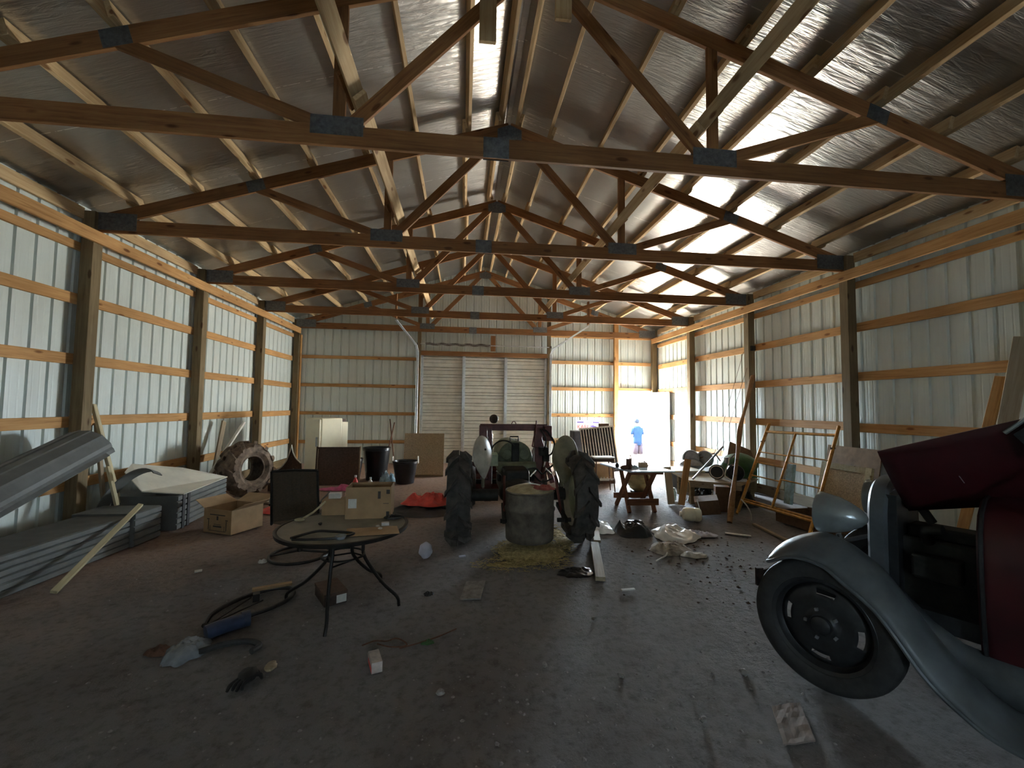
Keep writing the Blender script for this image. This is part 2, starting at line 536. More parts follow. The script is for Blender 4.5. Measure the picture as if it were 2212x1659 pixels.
# lighter strip stands in for the lit room side of the left corner post
board('lit_face_strip', (-4.56, 12.39, 0), (-4.56, 12.39, 3.6), .09, .03, (1, 0, 0), 'pine', label='narrow pine strip imitating the lit face of the far left corner post', cat='board')
GZ = [.579, 1.347, 2.099, 2.849]
gname = ['lowest', 'second lowest', 'third lowest', 'highest']
yb = [YF, 1.26, 3.504, 5.749, 7.994, 10.239, 12.29]
bays = {2: 'nearest bay in view', 3: 'between the second and third trusses', 4: 'between the third and fourth trusses', 5: 'corner bay at the back'}
for side, x in (('left', -4.742), ('right', 5.904)):
    for b in range(1, 6):
        for g, z in enumerate(GZ):
            y0, y1 = yb[b] + (.0 if b > 1 else 0), yb[b + 1]
            j = random.uniform(-.01, .01)
            bay = bays.get(b, 'bay beside the viewer')
            board('wall_girt', (x, y0 - .03, z + .065 + j), (x, y1 - .035, z + .065 + random.uniform(-.01, .01)), .13, .038, (1, 0, 0), 'pine',
                  label='%s pine girt on the %s wall, %s' % (gname[g], side, bay), cat='girt', group='wall girts')
        board('skirt_board', (x, y0 - .03, .09), (x, y1 - .035, .09), .18, .038, (1, 0, 0), 'post',
              label='bottom skirt board on the %s wall, %s' % (side, bay), cat='board', group='skirt boards')
        board('eave_board', (x, y0, 3.56), (x, y1, 3.56), .10, .038, (1, 0, 0), 'pine',
              label='thin board under the %s beam, %s' % (side, bay), cat='board', group='boards behind the beams')
        board('eave_board', (x + (.02 if side == 'left' else -.02), y0 + .06, 3.985), (x + (.02 if side == 'left' else -.02), y1 - .06, 3.985), .14, .038, (1, 0, 0), 'purlin',
              label='board at the eave above the %s beam, %s' % (side, bay), cat='board', group='boards at the eaves')
    xb = -4.56 if side == 'left' else 5.723
    board('wall_beam', (xb, YF + .1, 3.70), (xb, 12.30, 3.70), .149, .038, (1, 0, 0), 'pine', label='long pine beam along the top of the %s wall carrying the trusses' % side, cat='beam')
# back wall framing
EG = [.56, 1.36, 2.15, 2.95]
for g, z in enumerate(EG):
    board('wall_girt', (-4.74, 12.445, z + .045), (-1.30, 12.445, z + .045), .09, .038, (0, 1, 0), 'pine', label='%s girt on the back wall, left of the roll-up door' % gname[g], cat='girt', group='wall girts')
    board('wall_girt', (2.5, 12.445, z + .055), (4.63, 12.445, z + .055), .10, .038, (0, 1, 0), 'pine', label='%s girt on the back wall, between roll-up door and walk door' % gname[g], cat='girt', group='wall girts')
board('wall_girt', (4.62, 12.445, 3.0), (5.9, 12.445, 3.0), .10, .038, (0, 1, 0), 'pine', label='short girt on the back wall above the walk door', cat='girt', group='wall girts')
board('wall_girt', (2.5, 12.445, 3.83), (5.9, 12.445, 3.83), .14, .038, (0, 1, 0), 'pine', label='wide girt level with the trusses, above the walk door', cat='girt', group='wall girts')
board('door_header_board', (4.62, 12.42, 2.21), (5.75, 12.42, 2.21), .10, .05, (0, 1, 0), 'pine', label='pine header board right over the open walk door', cat='board')
post(-1.29, 12.37, 'post at the left side of the roll-up door', z1=5.2, w=.10, d=.10)
post(2.52, 12.37, 'post at the right side of the roll-up door', z1=5.1, w=.10, d=.10)
board('wall_post', (4.60, 12.36, 0), (4.60, 12.36, 4.35), .13, .10, (0, 1, 0), 'pine', label='full height pine post at the left side of the open walk door', cat='post', group='barn wall posts')
board('wall_post', (5.765, 12.36, 0), (5.765, 12.36, 2.2), .08, .12, (0, 1, 0), 'pine', label='short door post at the hinge side of the walk door', cat='post', group='barn wall posts')
# ================================================================ roof trusses
M['plate'] = plain('galvanised_plate', (.16, .17, .18), .5, .7, .25, 30)
def plate_dots(mat):
    t = mat.node_tree
    b = t.nodes['Principled BSDF']
    tc = N(t, 'ShaderNodeTexCoord')
    ck = N(t, 'ShaderNodeTexBrick', i_Scale=34.0)
    ck.inputs['Mortar Size'].default_value = .03
    t.links.new(tc.outputs['Object'], ck.inputs['Vector'])
    bp = N(t, 'ShaderNodeBump', i_Strength=.6, i_Distance=.004)
    t.links.new(ck.outputs['Fac'], bp.inputs['Height'])
    t.links.new(bp.outputs[0], b.inputs['Normal'])
plate_dots(M['plate'])
TZ = 3.776
def truss(i, y):
    lab = ['wooden roof truss nearest the viewer, spanning the whole picture', 'second wooden roof truss from the viewer', 'third wooden roof truss from the viewer, in the middle of the barn',
           'fourth wooden roof truss, the one the door track hangers hang from', 'farthest wooden roof truss, flat against the back wall', 'wooden roof truss over the viewer'][i]
    r = thing('roof_truss', lab, 'truss', (RX, y, TZ), 'roof trusses')
    w = .038
    xl, xr = -4.60, 5.76
    board('bottom_chord', (xl, y, TZ + .085), (.24, y, TZ + .085), .17, w, (0, 1, 0), 'truss', r)
    board('bottom_chord', (.24, y, TZ + .085), (xr, y, TZ + .085), .17, w, (0, 1, 0), 'truss', r)
    zc = lambda x: 5.585 - SLOPE * abs(x - RX)      # centre line of the top chord
    board('top_chord', (xl + .02, y, zc(xl + .02)), (RX, y, zc(RX)), .16, w, (0, 1, 0), 'truss', r)
    board('top_chord', (xr - .02, y, zc(xr - .02)), (RX, y, zc(RX)), .16, w, (0, 1, 0), 'truss', r)
    for s in (-1, 1):
        nx = RX + s * 1.63
        board('diagonal_web', (nx - s * .06, y, TZ + .15), (RX + s * .05, y, zc(RX) - .02), .115, w - .002, (0, 1, 0), 'truss', r)
        board('vertical_web', (nx + s * .01, y, TZ + .15), (nx + s * .01, y, zc(nx) - .02), .10, w - .004, (0, 1, 0), 'truss', r)
        ox = RX + s * 3.33
        board('diagonal_web', (nx + s * .09, y, TZ + .15), (ox, y, zc(ox) - .03), .105, w - .002, (0, 1, 0), 'truss', r)
        def plate(cx, cz, pw, ph, rot=0):
            m = MB(rotm((cx, 0, cz), 0, rot, 0))
            for yy in (y - w / 2 - .0015, y + w / 2 + .0015):
                m.box(-pw / 2, pw / 2, yy - .0008, yy + .0008, -ph / 2, ph / 2)
            build('gusset_plate', m, 'plate', r)
        plate(nx + s * .02, TZ + .165, .42, .16)
        plate(RX + s * 4.98, TZ + .14, .52, .22)
        plate(ox, zc(ox), .22, .15, s * math.atan(SLOPE))
    m = MB()
    for yy in (y - w / 2 - .0015, y + w / 2 + .0015):
        m.box(.24 - .11, .24 + .11, yy - .0008, yy + .0008, TZ - .005, TZ + .175)
    build('gusset_plate', m, 'plate', r)
    m = MB()
    for yy in (y - w / 2 - .0015, y + w / 2 + .0015):
        m.add([(RX - .17, yy - .0008, 5.42), (RX + .17, yy - .0008, 5.42), (RX + .17, yy - .0008, 5.56), (RX, yy - .0008, 5.63), (RX - .17, yy - .0008, 5.56),
               (RX - .17, yy + .0008, 5.42), (RX + .17, yy + .0008, 5.42), (RX + .17, yy + .0008, 5.56), (RX, yy + .0008, 5.63), (RX - .17, yy + .0008, 5.56)],
              [(0, 1, 2, 3, 4), (9, 8, 7, 6, 5), (0, 5, 6, 1), (1, 6, 7, 2), (2, 7, 8, 3), (3, 8, 9, 4), (4, 9, 5, 0)])
    build('gusset_plate', m, 'plate', r)
    return r
for i, y in enumerate(TY): truss(i, y)
truss(5, 1.26)
# purlins: one piece per bay, lapped over the trusses
pb = [(-.9, 1.26, 'over the viewer'), (1.26, 3.504, 'before the nearest truss'), (3.504, 5.749, 'between the nearest and second trusses'),
      (5.749, 7.994, 'between the second and third trusses'), (7.994, 10.239, 'between the third and fourth trusses'), (10.239, 12.46, 'from fourth truss to back wall')]
row = ['first', 'second', 'third', 'fourth', 'fifth', 'sixth', 'seventh', 'eighth']
for s, sn in ((-1, 'left'), (1, 'right')):
    for k, d in enumerate(PUR):
        for b, (y0, y1, bn) in enumerate(pb):
            x = RX + s * d + (b % 2) * .042 * s
            z = 5.585 - SLOPE * abs(x - RX) + .16 / 2 * 1.05 + .070
            board('roof_purlin', (x, y0 - .10, z), (x, y1 + .10, z), .044, .136, (s * SLOPE, 0, 1), 'purlin',
                  label='%s purlin below the ridge, %s slope, %s' % (row[k], sn, bn), cat='purlin', group='roof purlins')
# long bracing boards laid along the truss webs
br = [(1.0, 3.62, 'over the viewer'), (3.40, 5.88, 'nearest to second truss'), (5.62, 8.12, 'second to third truss'), (7.88, 10.4, 'third to fourth truss'), (10.1, 12.24, 'fourth truss to back wall')]
for s, sn in ((-1, 'left'), (1, 'right')):
    for b, (y0, y1, bn) in enumerate(br):
        off = (b % 2) * .044
        x = RX + s * (1.49 - .7 * off); z = 4.17 - .72 * off + .02
        board('brace_board', (x, y0, z), (x, y1, z), .115, .038, (-s * .7, 0, -.75), 'purlin', label='long bracing board on the %s truss webs, %s' % (sn, bn), cat='board', group='truss bracing boards')
        if b: board('brace_block', (x + s * .115, y0 - .10, z + .105), (x + s * .115, y0 + .30, z + .105), .09, .038, (-s * .7, 0, -.75), 'truss', label='short block beside the %s bracing boards at the %s truss' % (sn, ORD[b - 1]), cat='block', group='brace blocks')
board('hanging_board', (.15, 3.46, 4.77), (.15, 3.46, 5.50), .145, .038, (0, 1, 0), 'purlin', label='short board hanging near the ridge, its lower end left of the ridge', cat='board')
board('hanging_board', (.81, 3.46, 5.05), (.81, 3.46, 5.50), .145, .038, (0, 1, 0), 'purlin', label='shorter board hanging near the ridge, right of the ridge', cat='board')

# white tape patches on the foil of the left slope
M['tape'] = plain('white_tape', (.80, .80, .76), .6, 0, .05, 20)
for k, (x, y, w, h, lab) in enumerate(((-1.0, 3.10, .09, .26, 'left of the two'), (-.15, 2.75, .09, .26, 'right of the two'))):
    a = []
    for dx, dy in ((-w / 2, -h / 2), (w / 2, -h / 2), (w / 2, h / 2), (-w / 2, h / 2)): a.append((x + dx, y + dy, roof_z(x + dx) - .022))
    build('tape_patch', MB().add(a, [(0, 1, 2, 3)]), 'tape', label='white tape patch on the roof foil near the ridge, %s' % lab, cat='patch', group='tape patches', solid=.002)
# ================================================================ doors at the back
M['doorsteel'] = plain('roll_door_steel', (.55, .54, .47), .5, 0, .1, 5)
M['galv'] = plain('galvanised_rail', (.60, .64, .66), .38, .85, .12, 20)
M['darkiron'] = plain('dark_iron', (.075, .05, .04), .6, .4, .3, 25)
M['whitedoor'] = plain('white_door_paint', (.80, .81, .79), .45, 0, .04, 4)
# ribbed overhead door, one sheet per section with two stiles
d1 = thing('door_1', None, None, (.62, 12.40, 0))
d1['kind'] = 'structure'
build('light_seal_sheet', MB().box(DX0 - .03, DX1 + .03, 12.435, 12.468, -.1, DZ + .06), 'doorsteel', d1)  # unseen backing sheet added behind the door to stop light leaking past it
for k in range(6):
    z0, z1 = k * DZ / 6, (k + 1) * DZ / 6 + .004
    h = z1 - z0
    prof = [(0, .0)]
    for q in (.20, .36, .62, .80):
        prof += [(q, .0), (q + .012, .028), (q + .045, .028), (q + .057, .0)] if q in (.36, .80) else [(q, .0), (q + .01, .022), (q + .026, .022), (q + .036, .0)]
    prof += [(.955, 0), (.97, .03), (1, .03)]
    m = MB()
    for x in (DX0 - .02, DX1 + .02): pass
    a = [(DX0 - .02, 12.40 + p, z0 + h * q) for q, p in prof]; b_ = [(DX1 + .02, 12.40 + p, z0 + h * q) for q, p in prof]
    n = len(prof)
    m.add(a + b_, [(i, i + 1, n + i + 1, n + i) for i in range(n - 1)])
    sct = build('door_section', m, 'doorsteel', d1, solid=.012)
    for j, x in enumerate((DX0 + .03, DX0 + 1.24, DX0 + 2.47, DX1 - .03)):
        build('stile', MB().box(x - .045, x + .045, 12.372, 12.402, z0, z1), 'galv', sct)
        build('hinge', MB().box(x - .03, x + .03, 12.362, 12.373, z1 - .06, z1 + .03), 'galv', sct)
board('header_board', (-1.24, 12.36, 3.17), (2.47, 12.36, 3.17), .13, .09, (0, 1, 0), 'truss', label='rough brown header board above the roll-up door', cat='board')
board('spring_board', (.84, 12.30, 3.26), (.84, 12.30, 3.72), .14, .04, (0, 1, 0), 'truss', label='upright board at the door spring over the roll-up door', cat='board')
board('door_cross_board', (-1.24, 12.33, 3.86), (2.5, 12.33, 3.86), .15, .04, (0, 1, 0), 'truss', label='wide cross board above the door spring', cat='board')
sp = thing('torsion_spring', 'twisted rusty spring on its shaft above the roll-up door', 'spring', (.6, 12.24, 3.42))
build('shaft', MB().tube([(-1.25, 12.24, 3.42), (2.5, 12.24, 3.42)], .013, 8), 'galv', sp)
build('coil', MB().tube([(-1.1 + 1.85 * i / 260, 12.24 + .033 * math.cos(i * 1.3), 3.42 + .012 * math.sin(i * .12) + .033 * math.sin(i * 1.3)) for i in range(261)], .010, 5), 'darkiron', sp)
for s, x, hx in ((-1, -1.33, -1.64), (1, 2.56, 3.10)):
    sn = 'left' if s < 0 else 'right'
    t = thing('door_track', 'galvanised %s track of the roll-up door, bent up toward the trusses' % sn, 'door track', (x, 12.28, 0), 'door tracks')
    pts = [(x, 12.28, .02), (x, 12.28, 3.05), (x, 12.26, 3.22), (x - (x - hx) * .08, 12.1, 3.36), (hx, 10.26, 3.70)]
    m = MB()
    for dx in (-.025, .025):
        m.tube([(p[0] + dx, p[1], p[2]) for p in pts], .009, 5)
    for a, b_ in zip(pts, pts[1:]): m.bar(a, b_, .05, .006, (0, 1, .3))
    build('rail', m, 'galv', t)
    for z in (.5, 1.4, 2.3): build('bracket', MB().box(x - .03, x + .03, 12.28, 12.34, z, z + .06), 'galv', t)
    build('pulley', MB().lathe([(.0, -.012), (.05, -.012), (.04, 0), (.05, .012), (0, .012)], 14, rotm((x, 12.27, 3.42), 0, PI / 2, 0)), 'darkiron', t)
    board('track_hanger', (hx, 10.285, 3.74), (hx, 10.285, 4.33), .085, .038, (1, 0, 0), 'truss', label='short wooden hanger dropping from the fourth truss to the %s door track' % sn, cat='hanger', group='track hangers')
# walk door standing open against the right wall
d2 = thing('door_2', None, None, (5.70, 12.41, 0)); d2['kind'] = 'structure'
lx, ly = V((.115, -.993, 0)), V((.993, .115, 0))
o = V((5.69, 12.34, .02))
def leafbox(u0, u1, w0, w1, z0, z1):
    m = MB(); c = [o + lx * u + ly * w for u, w in ((u0, w0), (u1, w0), (u1, w1), (u0, w1))]
    m.add([(p.x, p.y, z0) for p in c] + [(p.x, p.y, z1) for p in c], [(0, 3, 2, 1), (4, 5, 6, 7), (0, 1, 5, 4), (1, 2, 6, 5), (2, 3, 7, 6), (3, 0, 4, 7)]); return m
leaf = build('door_leaf', leafbox(0, .93, 0, .045, .02, 2.13), 'whitedoor', d2, bevel=.004)
build('knob', MB().ell(o + lx * .86 + ly * -.05 + V((0, 0, .98)), .03, .03, .03), 'galv', leaf, smooth=True)
build('door_frame', MB().box(WX0 - .02, WX0 + .02, 12.36, 12.52, 0, WZ + .03).box(WX1 - .02, WX1 + .02, 12.42, 12.52, 0, WZ + .03).box(WX0, WX1, 12.38, 12.52, WZ, WZ + .04), 'whitedoor', d2)
# ================================================================ left side of the barn
M['greysiding'] = plain('grey_vinyl_siding', (.15, .155, .148), .65, 0, .12, 6)
M['whitesheet'] = plain('white_sheet', (.78, .76, .66), .5, 0, .08, 5)
M['darkstrap'] = plain('black_strap', (.02, .02, .022), .5)
M['rubber'] = plain('old_rubber', (.075, .068, .06), .85, 0, .35, 14, .25)
M['mudrubber'] = plain('muddy_rubber', (.19, .135, .095), .9, 0, .45, 9, .4)
M['card'] = plain('cardboard', (.40, .26, .135), .85, 0, .12, 7)
M['cardin'] = plain('cardboard_inside', (.44, .30, .17), .85, 0, .10, 7)
M['ink'] = plain('printing_ink', (.05, .04, .035), .7)
M['label'] = plain('paper_label', (.68, .67, .63), .7, 0, .08, 40)
M['cream'] = plain('cream_enamel', (.83, .79, .60), .3, 0, .05, 3)
M['black'] = plain('black_plastic', (.012, .012, .014), .28, 0, .3, 6)
M['rope'] = plain('white_rope', (.75, .72, .62), .8, 0, .15, 60)
M['osb'] = plain('chip_board', (.47, .37, .24), .85, 0, .28, 55)
M['brownpanel'] = plain('brown_panel', (.105, .062, .042), .7, 0, .25, 30)
M['stick'] = plain('rusty_rod', (.13, .06, .035), .8, 0, .3, 20)
M['red'] = plain('red_tarp', (.72, .07, .05), .5, 0, .2, 8)
M['pink'] = plain('pink_plastic', (.62, .12, .25), .5, 0, .3, 10)
M['bluebag'] = plain('pale_blue_bag', (.34, .50, .58), .4, 0, .3, 14)
M['clear'] = plain('clear_plastic', (.42, .48, .55), .25, 0, .2, 12, trans=.5)

def crumple(name, c, rx, ry, h, mat, label=None, cat=None, group=None, seed=1, rz=0, lobes=3, n=56, m=18, parent=None, freq=3.2, rise=0.0):
    """a crumpled heap of thin stuff lying on the floor: irregular outline, folds, closed underneath"""
    mb = MB(rotm(c, 0, 0, rz))
    vs = []; fs = []
    for i in range(m + 1):
        r = i / m
        for j in range(n):
            a = 2 * PI * j / n
            edge = 1 + .28 * noise.noise(V((math.cos(a) * 1.4 * lobes / 2, math.sin(a) * 1.4 * lobes / 2, seed * 7.3)))
            x = rx * r * edge * math.cos(a); y = ry * r * edge * math.sin(a)
            f = freq * .62 / max(rx, ry)
            wx = x + .3 * rx * noise.noise(V((x * f * .8, y * f * .8, seed * 5.1)))
            lump = noise.noise(V((wx * f, y * f, seed * 1.7)))
            fold = 1 - abs(noise.noise(V((wx * f * 1.9 + 9, y * f * 1.1, seed * 2.7)))) * 2.2
            fine = noise.noise(V((wx * f * 4.5, y * f * 4.5, seed)))
            z = h * (max(0, 1 - r ** 3)) * max(.34, .56 + .50 * lump + .30 * (fold - .5) + .10 * fine) + .004
            if i == m: z = .0
            vs.append((x, y, z))
    for i in range(m):
        for j in range(n):
            if i == 0:
                fs.append((0, n + j, n + (j + 1) % n))
            else:
                fs.append((i * n + j, (i + 1) * n + j, (i + 1) * n + (j + 1) % n, i * n + (j + 1) % n))
    fs.append(tuple(m * n + j for j in range(n - 1, -1, -1)))
    mb.add(vs, fs)
    return build(name, mb, mat, parent, label, cat, group, smooth=True)

def catmull(pts, k=6):
    pts = [V(p) for p in pts]; out = []
    P = [pts[0] * 2 - pts[1]] + pts + [pts[-1] * 2 - pts[-2]]
    for i in range(1, len(P) - 2):
        for j in range(k):
            t = j / k; a, b, c, d = P[i - 1], P[i], P[i + 1], P[i + 2]
            out.append(.5 * ((2 * b) + (c - a) * t + (2 * a - 5 * b + 4 * c - d) * t * t + (3 * b - a - 3 * c + d) * t ** 3))
    out.append(pts[-1]); return out

def sweep(path, prof, closed=False):
    """profile [(side, up)] swept along a path with world-up frames"""
    mb = MB(); path = [V(p) for p in path]; k = len(prof); vs = []
    for i, p in enumerate(path):
        d = (path[min(i + 1, len(path) - 1)] - path[max(i - 1, 0)]).normalized()
        s = d.cross(V((0, 0, 1))).normalized(); u = s.cross(d)
        vs += [p + s * a + u * b for a, b in prof]
    fs = []
    for i in range(len(path) - 1):
        for j in range(k if closed else k - 1):
            j2 = (j + 1) % k
            fs.append((i * k + j, (i + 1) * k + j, (i + 1) * k + j2, i * k + j2))
    if closed:
        fs.append(tuple(range(k))); fs.append(tuple((len(path) - 1) * k + j for j in range(k - 1, -1, -1)))
    return mb.add(vs, fs)

# bent siding bundle leaning up against the near post
bp_ = [(-.24, -.20), (-.25, -.06), (-.23, .02), (-.16, .075), (-.15, .07), (-.05, .10), (-.04, .09), (.06, .095), (.07, .085), (.17, .04), (.18, .02), (.235, -.06), (.24, -.10)]
t = thing('siding_bundle', 'bundle of bent grey siding panels leaning up to the near left post', 'siding', (-4.25, 3.1, 0))
pa = [(-4.34, 3.1, .57), (-4.33, 4.3, .80), (-4.30, 5.42, 1.23)]
build('outer_panel', sweep(pa, bp_), 'greysiding', t, solid=.012)
build('inner_panel', sweep([V(p) + V((.01, .05, -.05)) for p in pa], [(a * .92, b - .02) for a, b in bp_]), 'greysiding', t, solid=.012)
build('lower_panel', sweep([V(p) + V((.03, -.04, -.13)) for p in pa], [(.23, -.07), (.15, .0), (.03, .035), (-.10, .03), (-.20, -.03)]), 'greysiding', t, solid=.012)
# long stacks of siding lying along the wall
def stack(name, x0, x1, y0, y1, h, n, label, group, dx=0):
    mb = MB(); st = h / n
    pr = []
    for i in range(n):
        pr += [(x1 - .022 if i % 1 else x1 - .020, i * st), (x1, i * st + st * .18), (x1, (i + .86) * st), (x1 - .020, (i + 1) * st)]
    pr += [(x0, h)] + [(x0, 0)]
    k = len(pr)
    vs = [(x, y0, z) for x, z in pr] + [(x + dx, y1, z) for x, z in pr]
    fs = [tuple(range(k - 1, -1, -1)), tuple(range(k, 2 * k))] + [(i, (i + 1) % k, k + (i + 1) % k, k + i) for i in range(k)]
    return build(name, mb.add(vs, fs), 'greysiding', label=label, cat='siding', group=group)
stack('siding_stack', -4.42, -3.86, 2.7, 5.34, .36, 6, 'long low stack of dark grey siding under the tilted pale stick', 'siding stacks', .12)
stack('siding_stack', -4.36, -3.70, 5.36, 5.78, .38, 5, 'short end stack of dark grey siding behind the longest one', 'siding stacks', .0)
sk = stack('siding_stack', -4.45, -3.66, 6.02, 7.42, .44, 6, 'grey siding stack with a white sheet on top, beside the big tire', 'siding stacks', -.14)
for y in (6.12, 6.24):
    build('strap', MB().box(-4.0, -3.655 - .14 * (y - 6.02) / 1.4 + .004, y, y + .05, -.0, .452), 'darkstrap', sk)
ws = MB().add([(-3.62, 6.06, .455), (-3.76, 7.36, .465), (-4.40, 7.30, .62), (-4.52, 6.42, .80), (-4.46, 6.22, .72), (-4.10, 6.02, .50)], [(0, 1, 2, 3, 4, 5)])
build('white_sheet', ws, 'whitesheet', label='large white sheet lying tilted on the grey siding stack', cat='sheet', solid=.012)
bend = MB().grid(lambda a, b: (-4.20 + .34 * math.cos(PI * (.98 - .86 * a)), 5.83 + .16 * b + .05 * a, .0 + .82 * math.sin(PI * (.02 + .60 * a)) - .06 * b), 18, 3)
build('bent_sheet', bend, 'greysiding', label='curved dark grey sheet bulging up between the two siding stacks', cat='sheet', solid=.012)
# planks
board('plank', (-4.36, 6.02, .36), (-4.70, 5.98, 1.62), .085, .035, (1, .3, .3), 'paleplank', label='pale plank leaning against the near left post', cat='plank')
board('plank', (-4.60, 6.16, .02), (-4.71, 6.06, 1.38), .07, .03, (1, .2, .2), 'plank', label='thin grey plank standing behind the pale leaning plank', cat='plank')
board('plank', (-3.46, 4.13, .02), (-3.75, 5.50, .45), .05, .03, (.3, 0, 1), 'paleplank', label='pale stick slanting from the floor onto the long siding stack', cat='plank')
board('plank', (-4.15, 5.70, .40), (-4.32, 5.76, .86), .05, .03, (1, 0, .2), 'paleplank', label='short pale stick poking up behind the siding', cat='plank')
# white trim tube leaning behind the tire
build('white_tube', MB().tube([(-4.62, 8.05, .02), (-4.15, 8.62, 1.30)], .03, 10), 'whitesheet', label='long white tube leaning on the left wall behind the big tire', cat='tube', smooth=True)
board('plank', (-4.45, 8.15, .02), (-4.58, 8.75, 1.30), .11, .03, (1, 0, .2), 'plank', label='dark plank leaning on the left wall beside the white tube', cat='plank')

# ---------------------------------------------------------------- tractor tires
def tyre_profile(R, w, bead):
    return [(bead, -w * .36), (bead + (R - bead) * .35, -w * .50), (R - (R - bead) * .22, -w * .47), (R - .018, -w * .36), (R, -w * .16), (R + .003, 0), (R, w * .16), (R - .018, w * .36),
            (R - (R - bead) * .22, w * .47), (bead + (R - bead) * .35, w * .50), (bead, w * .36), (bead + .02, w * .30), (R - .05, w * .30), (R - .05, -w * .30), (bead + .02, -w * .30)]
def lugs(R, w, n, h, flip=1, th=.05):
    """chevron lugs for a farm tire, axis along local Z"""
    mb = MB()
    for k in range(2 * n):
        s = 1 if k % 2 else -1
        a0 = 2 * PI * k / (2 * n)
        vs = []
        for (u, ru) in ((0.02, R + h), (.5, R + h * .96), (1.0, R - .012)):
            z = s * w * .5 * u
            a = a0 + flip * u * .36
            for da, rr in ((-th / R * .45, ru), (th / R * .0, ru + .002), (th / R * .45, ru), (th / R * .95, R - .06), (-th / R * .95, R - .06)):
                vs.append((rr * math.cos(a + da), rr * math.sin(a + da), z))
        fs = []
        for i in range(2):
            for j in range(5):
                fs.append((i * 5 + j, i * 5 + (j + 1) % 5, (i + 1) * 5 + (j + 1) % 5, (i + 1) * 5 + j))
        fs += [(4, 3, 2, 1, 0), (10, 11, 12, 13, 14)]
        mb.add(vs, fs)
    return mb
def xf(mb, mat):
    mb.v = [mat @ p for p in mb.v]; return mb
tm = frame((-3.84, 8.12, .49), (.0, .1, 1), (.90, -.42, .14))
t = thing('loose_tire', 'big muddy tractor tire with no rim, standing against the left wall', 'tire', (-3.80, 8.12, 0))
build('casing', xf(MB().lathe(tyre_profile(.44, .42, .22), 48, closed=True), tm), 'mudrubber', t, smooth=True)
build('tread', xf(lugs(.435, .44, 11, .055, 1, .06), tm), 'mudrubber', t)
build('bead', xf(MB().tube([(.228 * math.cos(2 * PI * i / 40), .228 * math.sin(2 * PI * i / 40), .152) for i in range(40)], .014, 8, True), tm), 'mudrubber', t, smooth=True)
board('floor_board', (-3.9, 7.75, .02), (-2.8, 7.55, .02), .30, .03, (0, 0, 1), 'plank', label='wide board lying on the floor in front of the big tire', cat='board')

# ---------------------------------------------------------------- cartons
def carton(name, c, sx, sy, sz, rz, label, group=None, flaps=(1, 1, 1, 1), open_ang=.6, lab=None, print_=None, mat='card'):
    """open cardboard box: four walls, floor, flaps; c is the middle of its underside"""
    t = thing(name, label, 'box', c, group)
    Mx = rotm(c, 0, 0, rz); w = .006
    mb = MB(Mx)
    mb.box(-sx / 2, sx / 2, -sy / 2, -sy / 2 + w, 0, sz).box(-sx / 2, sx / 2, sy / 2 - w, sy / 2, 0, sz)
    mb.box(-sx / 2, -sx / 2 + w, -sy / 2 + w, sy / 2 - w, 0, sz).box(sx / 2 - w, sx / 2, -sy / 2 + w, sy / 2 - w, 0, sz).box(-sx / 2 + w, sx / 2 - w, -sy / 2 + w, sy / 2 - w, 0, w)
    build('body', mb, mat, t)
    dirs = [((0, -1), sx, sy), ((0, 1), sx, sy), ((-1, 0), sy, sx), ((1, 0), sy, sx)]
    for k, ((dx, dy), L, other) in enumerate(dirs):
        if not flaps[k]: continue
        f = other * .42; a = open_ang * flaps[k]
        ex, ey = dx * sx / 2, dy * sy / 2
        ux, uy = -dy, dx
        p0 = V((ex, ey, sz)); u = V((ux, uy, 0)); o = V((dx * math.cos(a), dy * math.cos(a), math.sin(a)))
        n_ = u.cross(o) * .002
        q = [p0 - u * L / 2, p0 + u * L / 2, p0 + u * L * .47 + o * f, p0 - u * L * .47 + o * f]
        m2 = MB(Mx).add([x + n_ for x in q] + [x - n_ for x in q], [(0, 1, 2, 3), (7, 6, 5, 4), (0, 4, 5, 1), (1, 5, 6, 2), (2, 6, 7, 3), (3, 7, 4, 0)])
        build('flap', m2, 'cardin', t)
    if lab:
        x, z, lw, lh = lab
        build('paper_label', MB(Mx).box(x - lw / 2, x + lw / 2, -sy / 2 - .0015, -sy / 2, z - lh / 2, z + lh / 2), 'label', t)
    if print_:
        pm = MB(Mx)
        for x, z, lw, lh in print_: pm.box(x - lw / 2, x + lw / 2, -sy / 2 - .0012, -sy / 2, z - lh / 2, z + lh / 2)
        build('printed_marks', pm, 'ink', t)
    return t
carton('cardboard_box', (-2.99, 6.06, .0), .47, .46, .30, -.42, 'open cardboard box with printed marks on the floor near the siding', flaps=(0, 1, 1, 1), open_ang=.45,
       print_=[(-.15, .10, .012, .12), (-.155, .17, .04, .012), (.15, .10, .012, .12), (.155, .17, .04, .012), (0, .19, .03, .05), (0, .11, .12, .006), (0, .085, .14, .02), (0, .23, .26, .012), (0, .03, .30, .006), (-.12, .06, .006, .07), (.12, .06, .006, .07)])

# ---------------------------------------------------------------- fridge and what stands around it
fn, fs_ = V((-.66, -.75, 0)), V((.75, -.66, 0))
fc = V((-3.04, 9.42, 0))           # front corner nearest the viewer
def fb(u0, u1, w0, w1, z0, z1):
    """u along the side (away from the front), w along the front"""
    m = MB(); c = [fc - fn * u - fs_ * w for u, w in ((u0, w0), (u1, w0), (u1, w1), (u0, w1))]
    return m.add([(p.x, p.y, z0) for p in c] + [(p.x, p.y, z1) for p in c], [(0, 3, 2, 1), (4, 5, 6, 7), (0, 1, 5, 4), (1, 2, 6, 5), (2, 3, 7, 6), (3, 0, 4, 7)])
t = thing('fridge', 'old cream refrigerator with rounded top in the far left corner', 'fridge', fc)
build('body', fb(.055, .56, 0, .54, .02, 1.355), 'cream', t, bevel=.025)
build('back_section', fb(.55, .70, 0.005, .535, .02, 1.265), 'cream', t, bevel=.006)
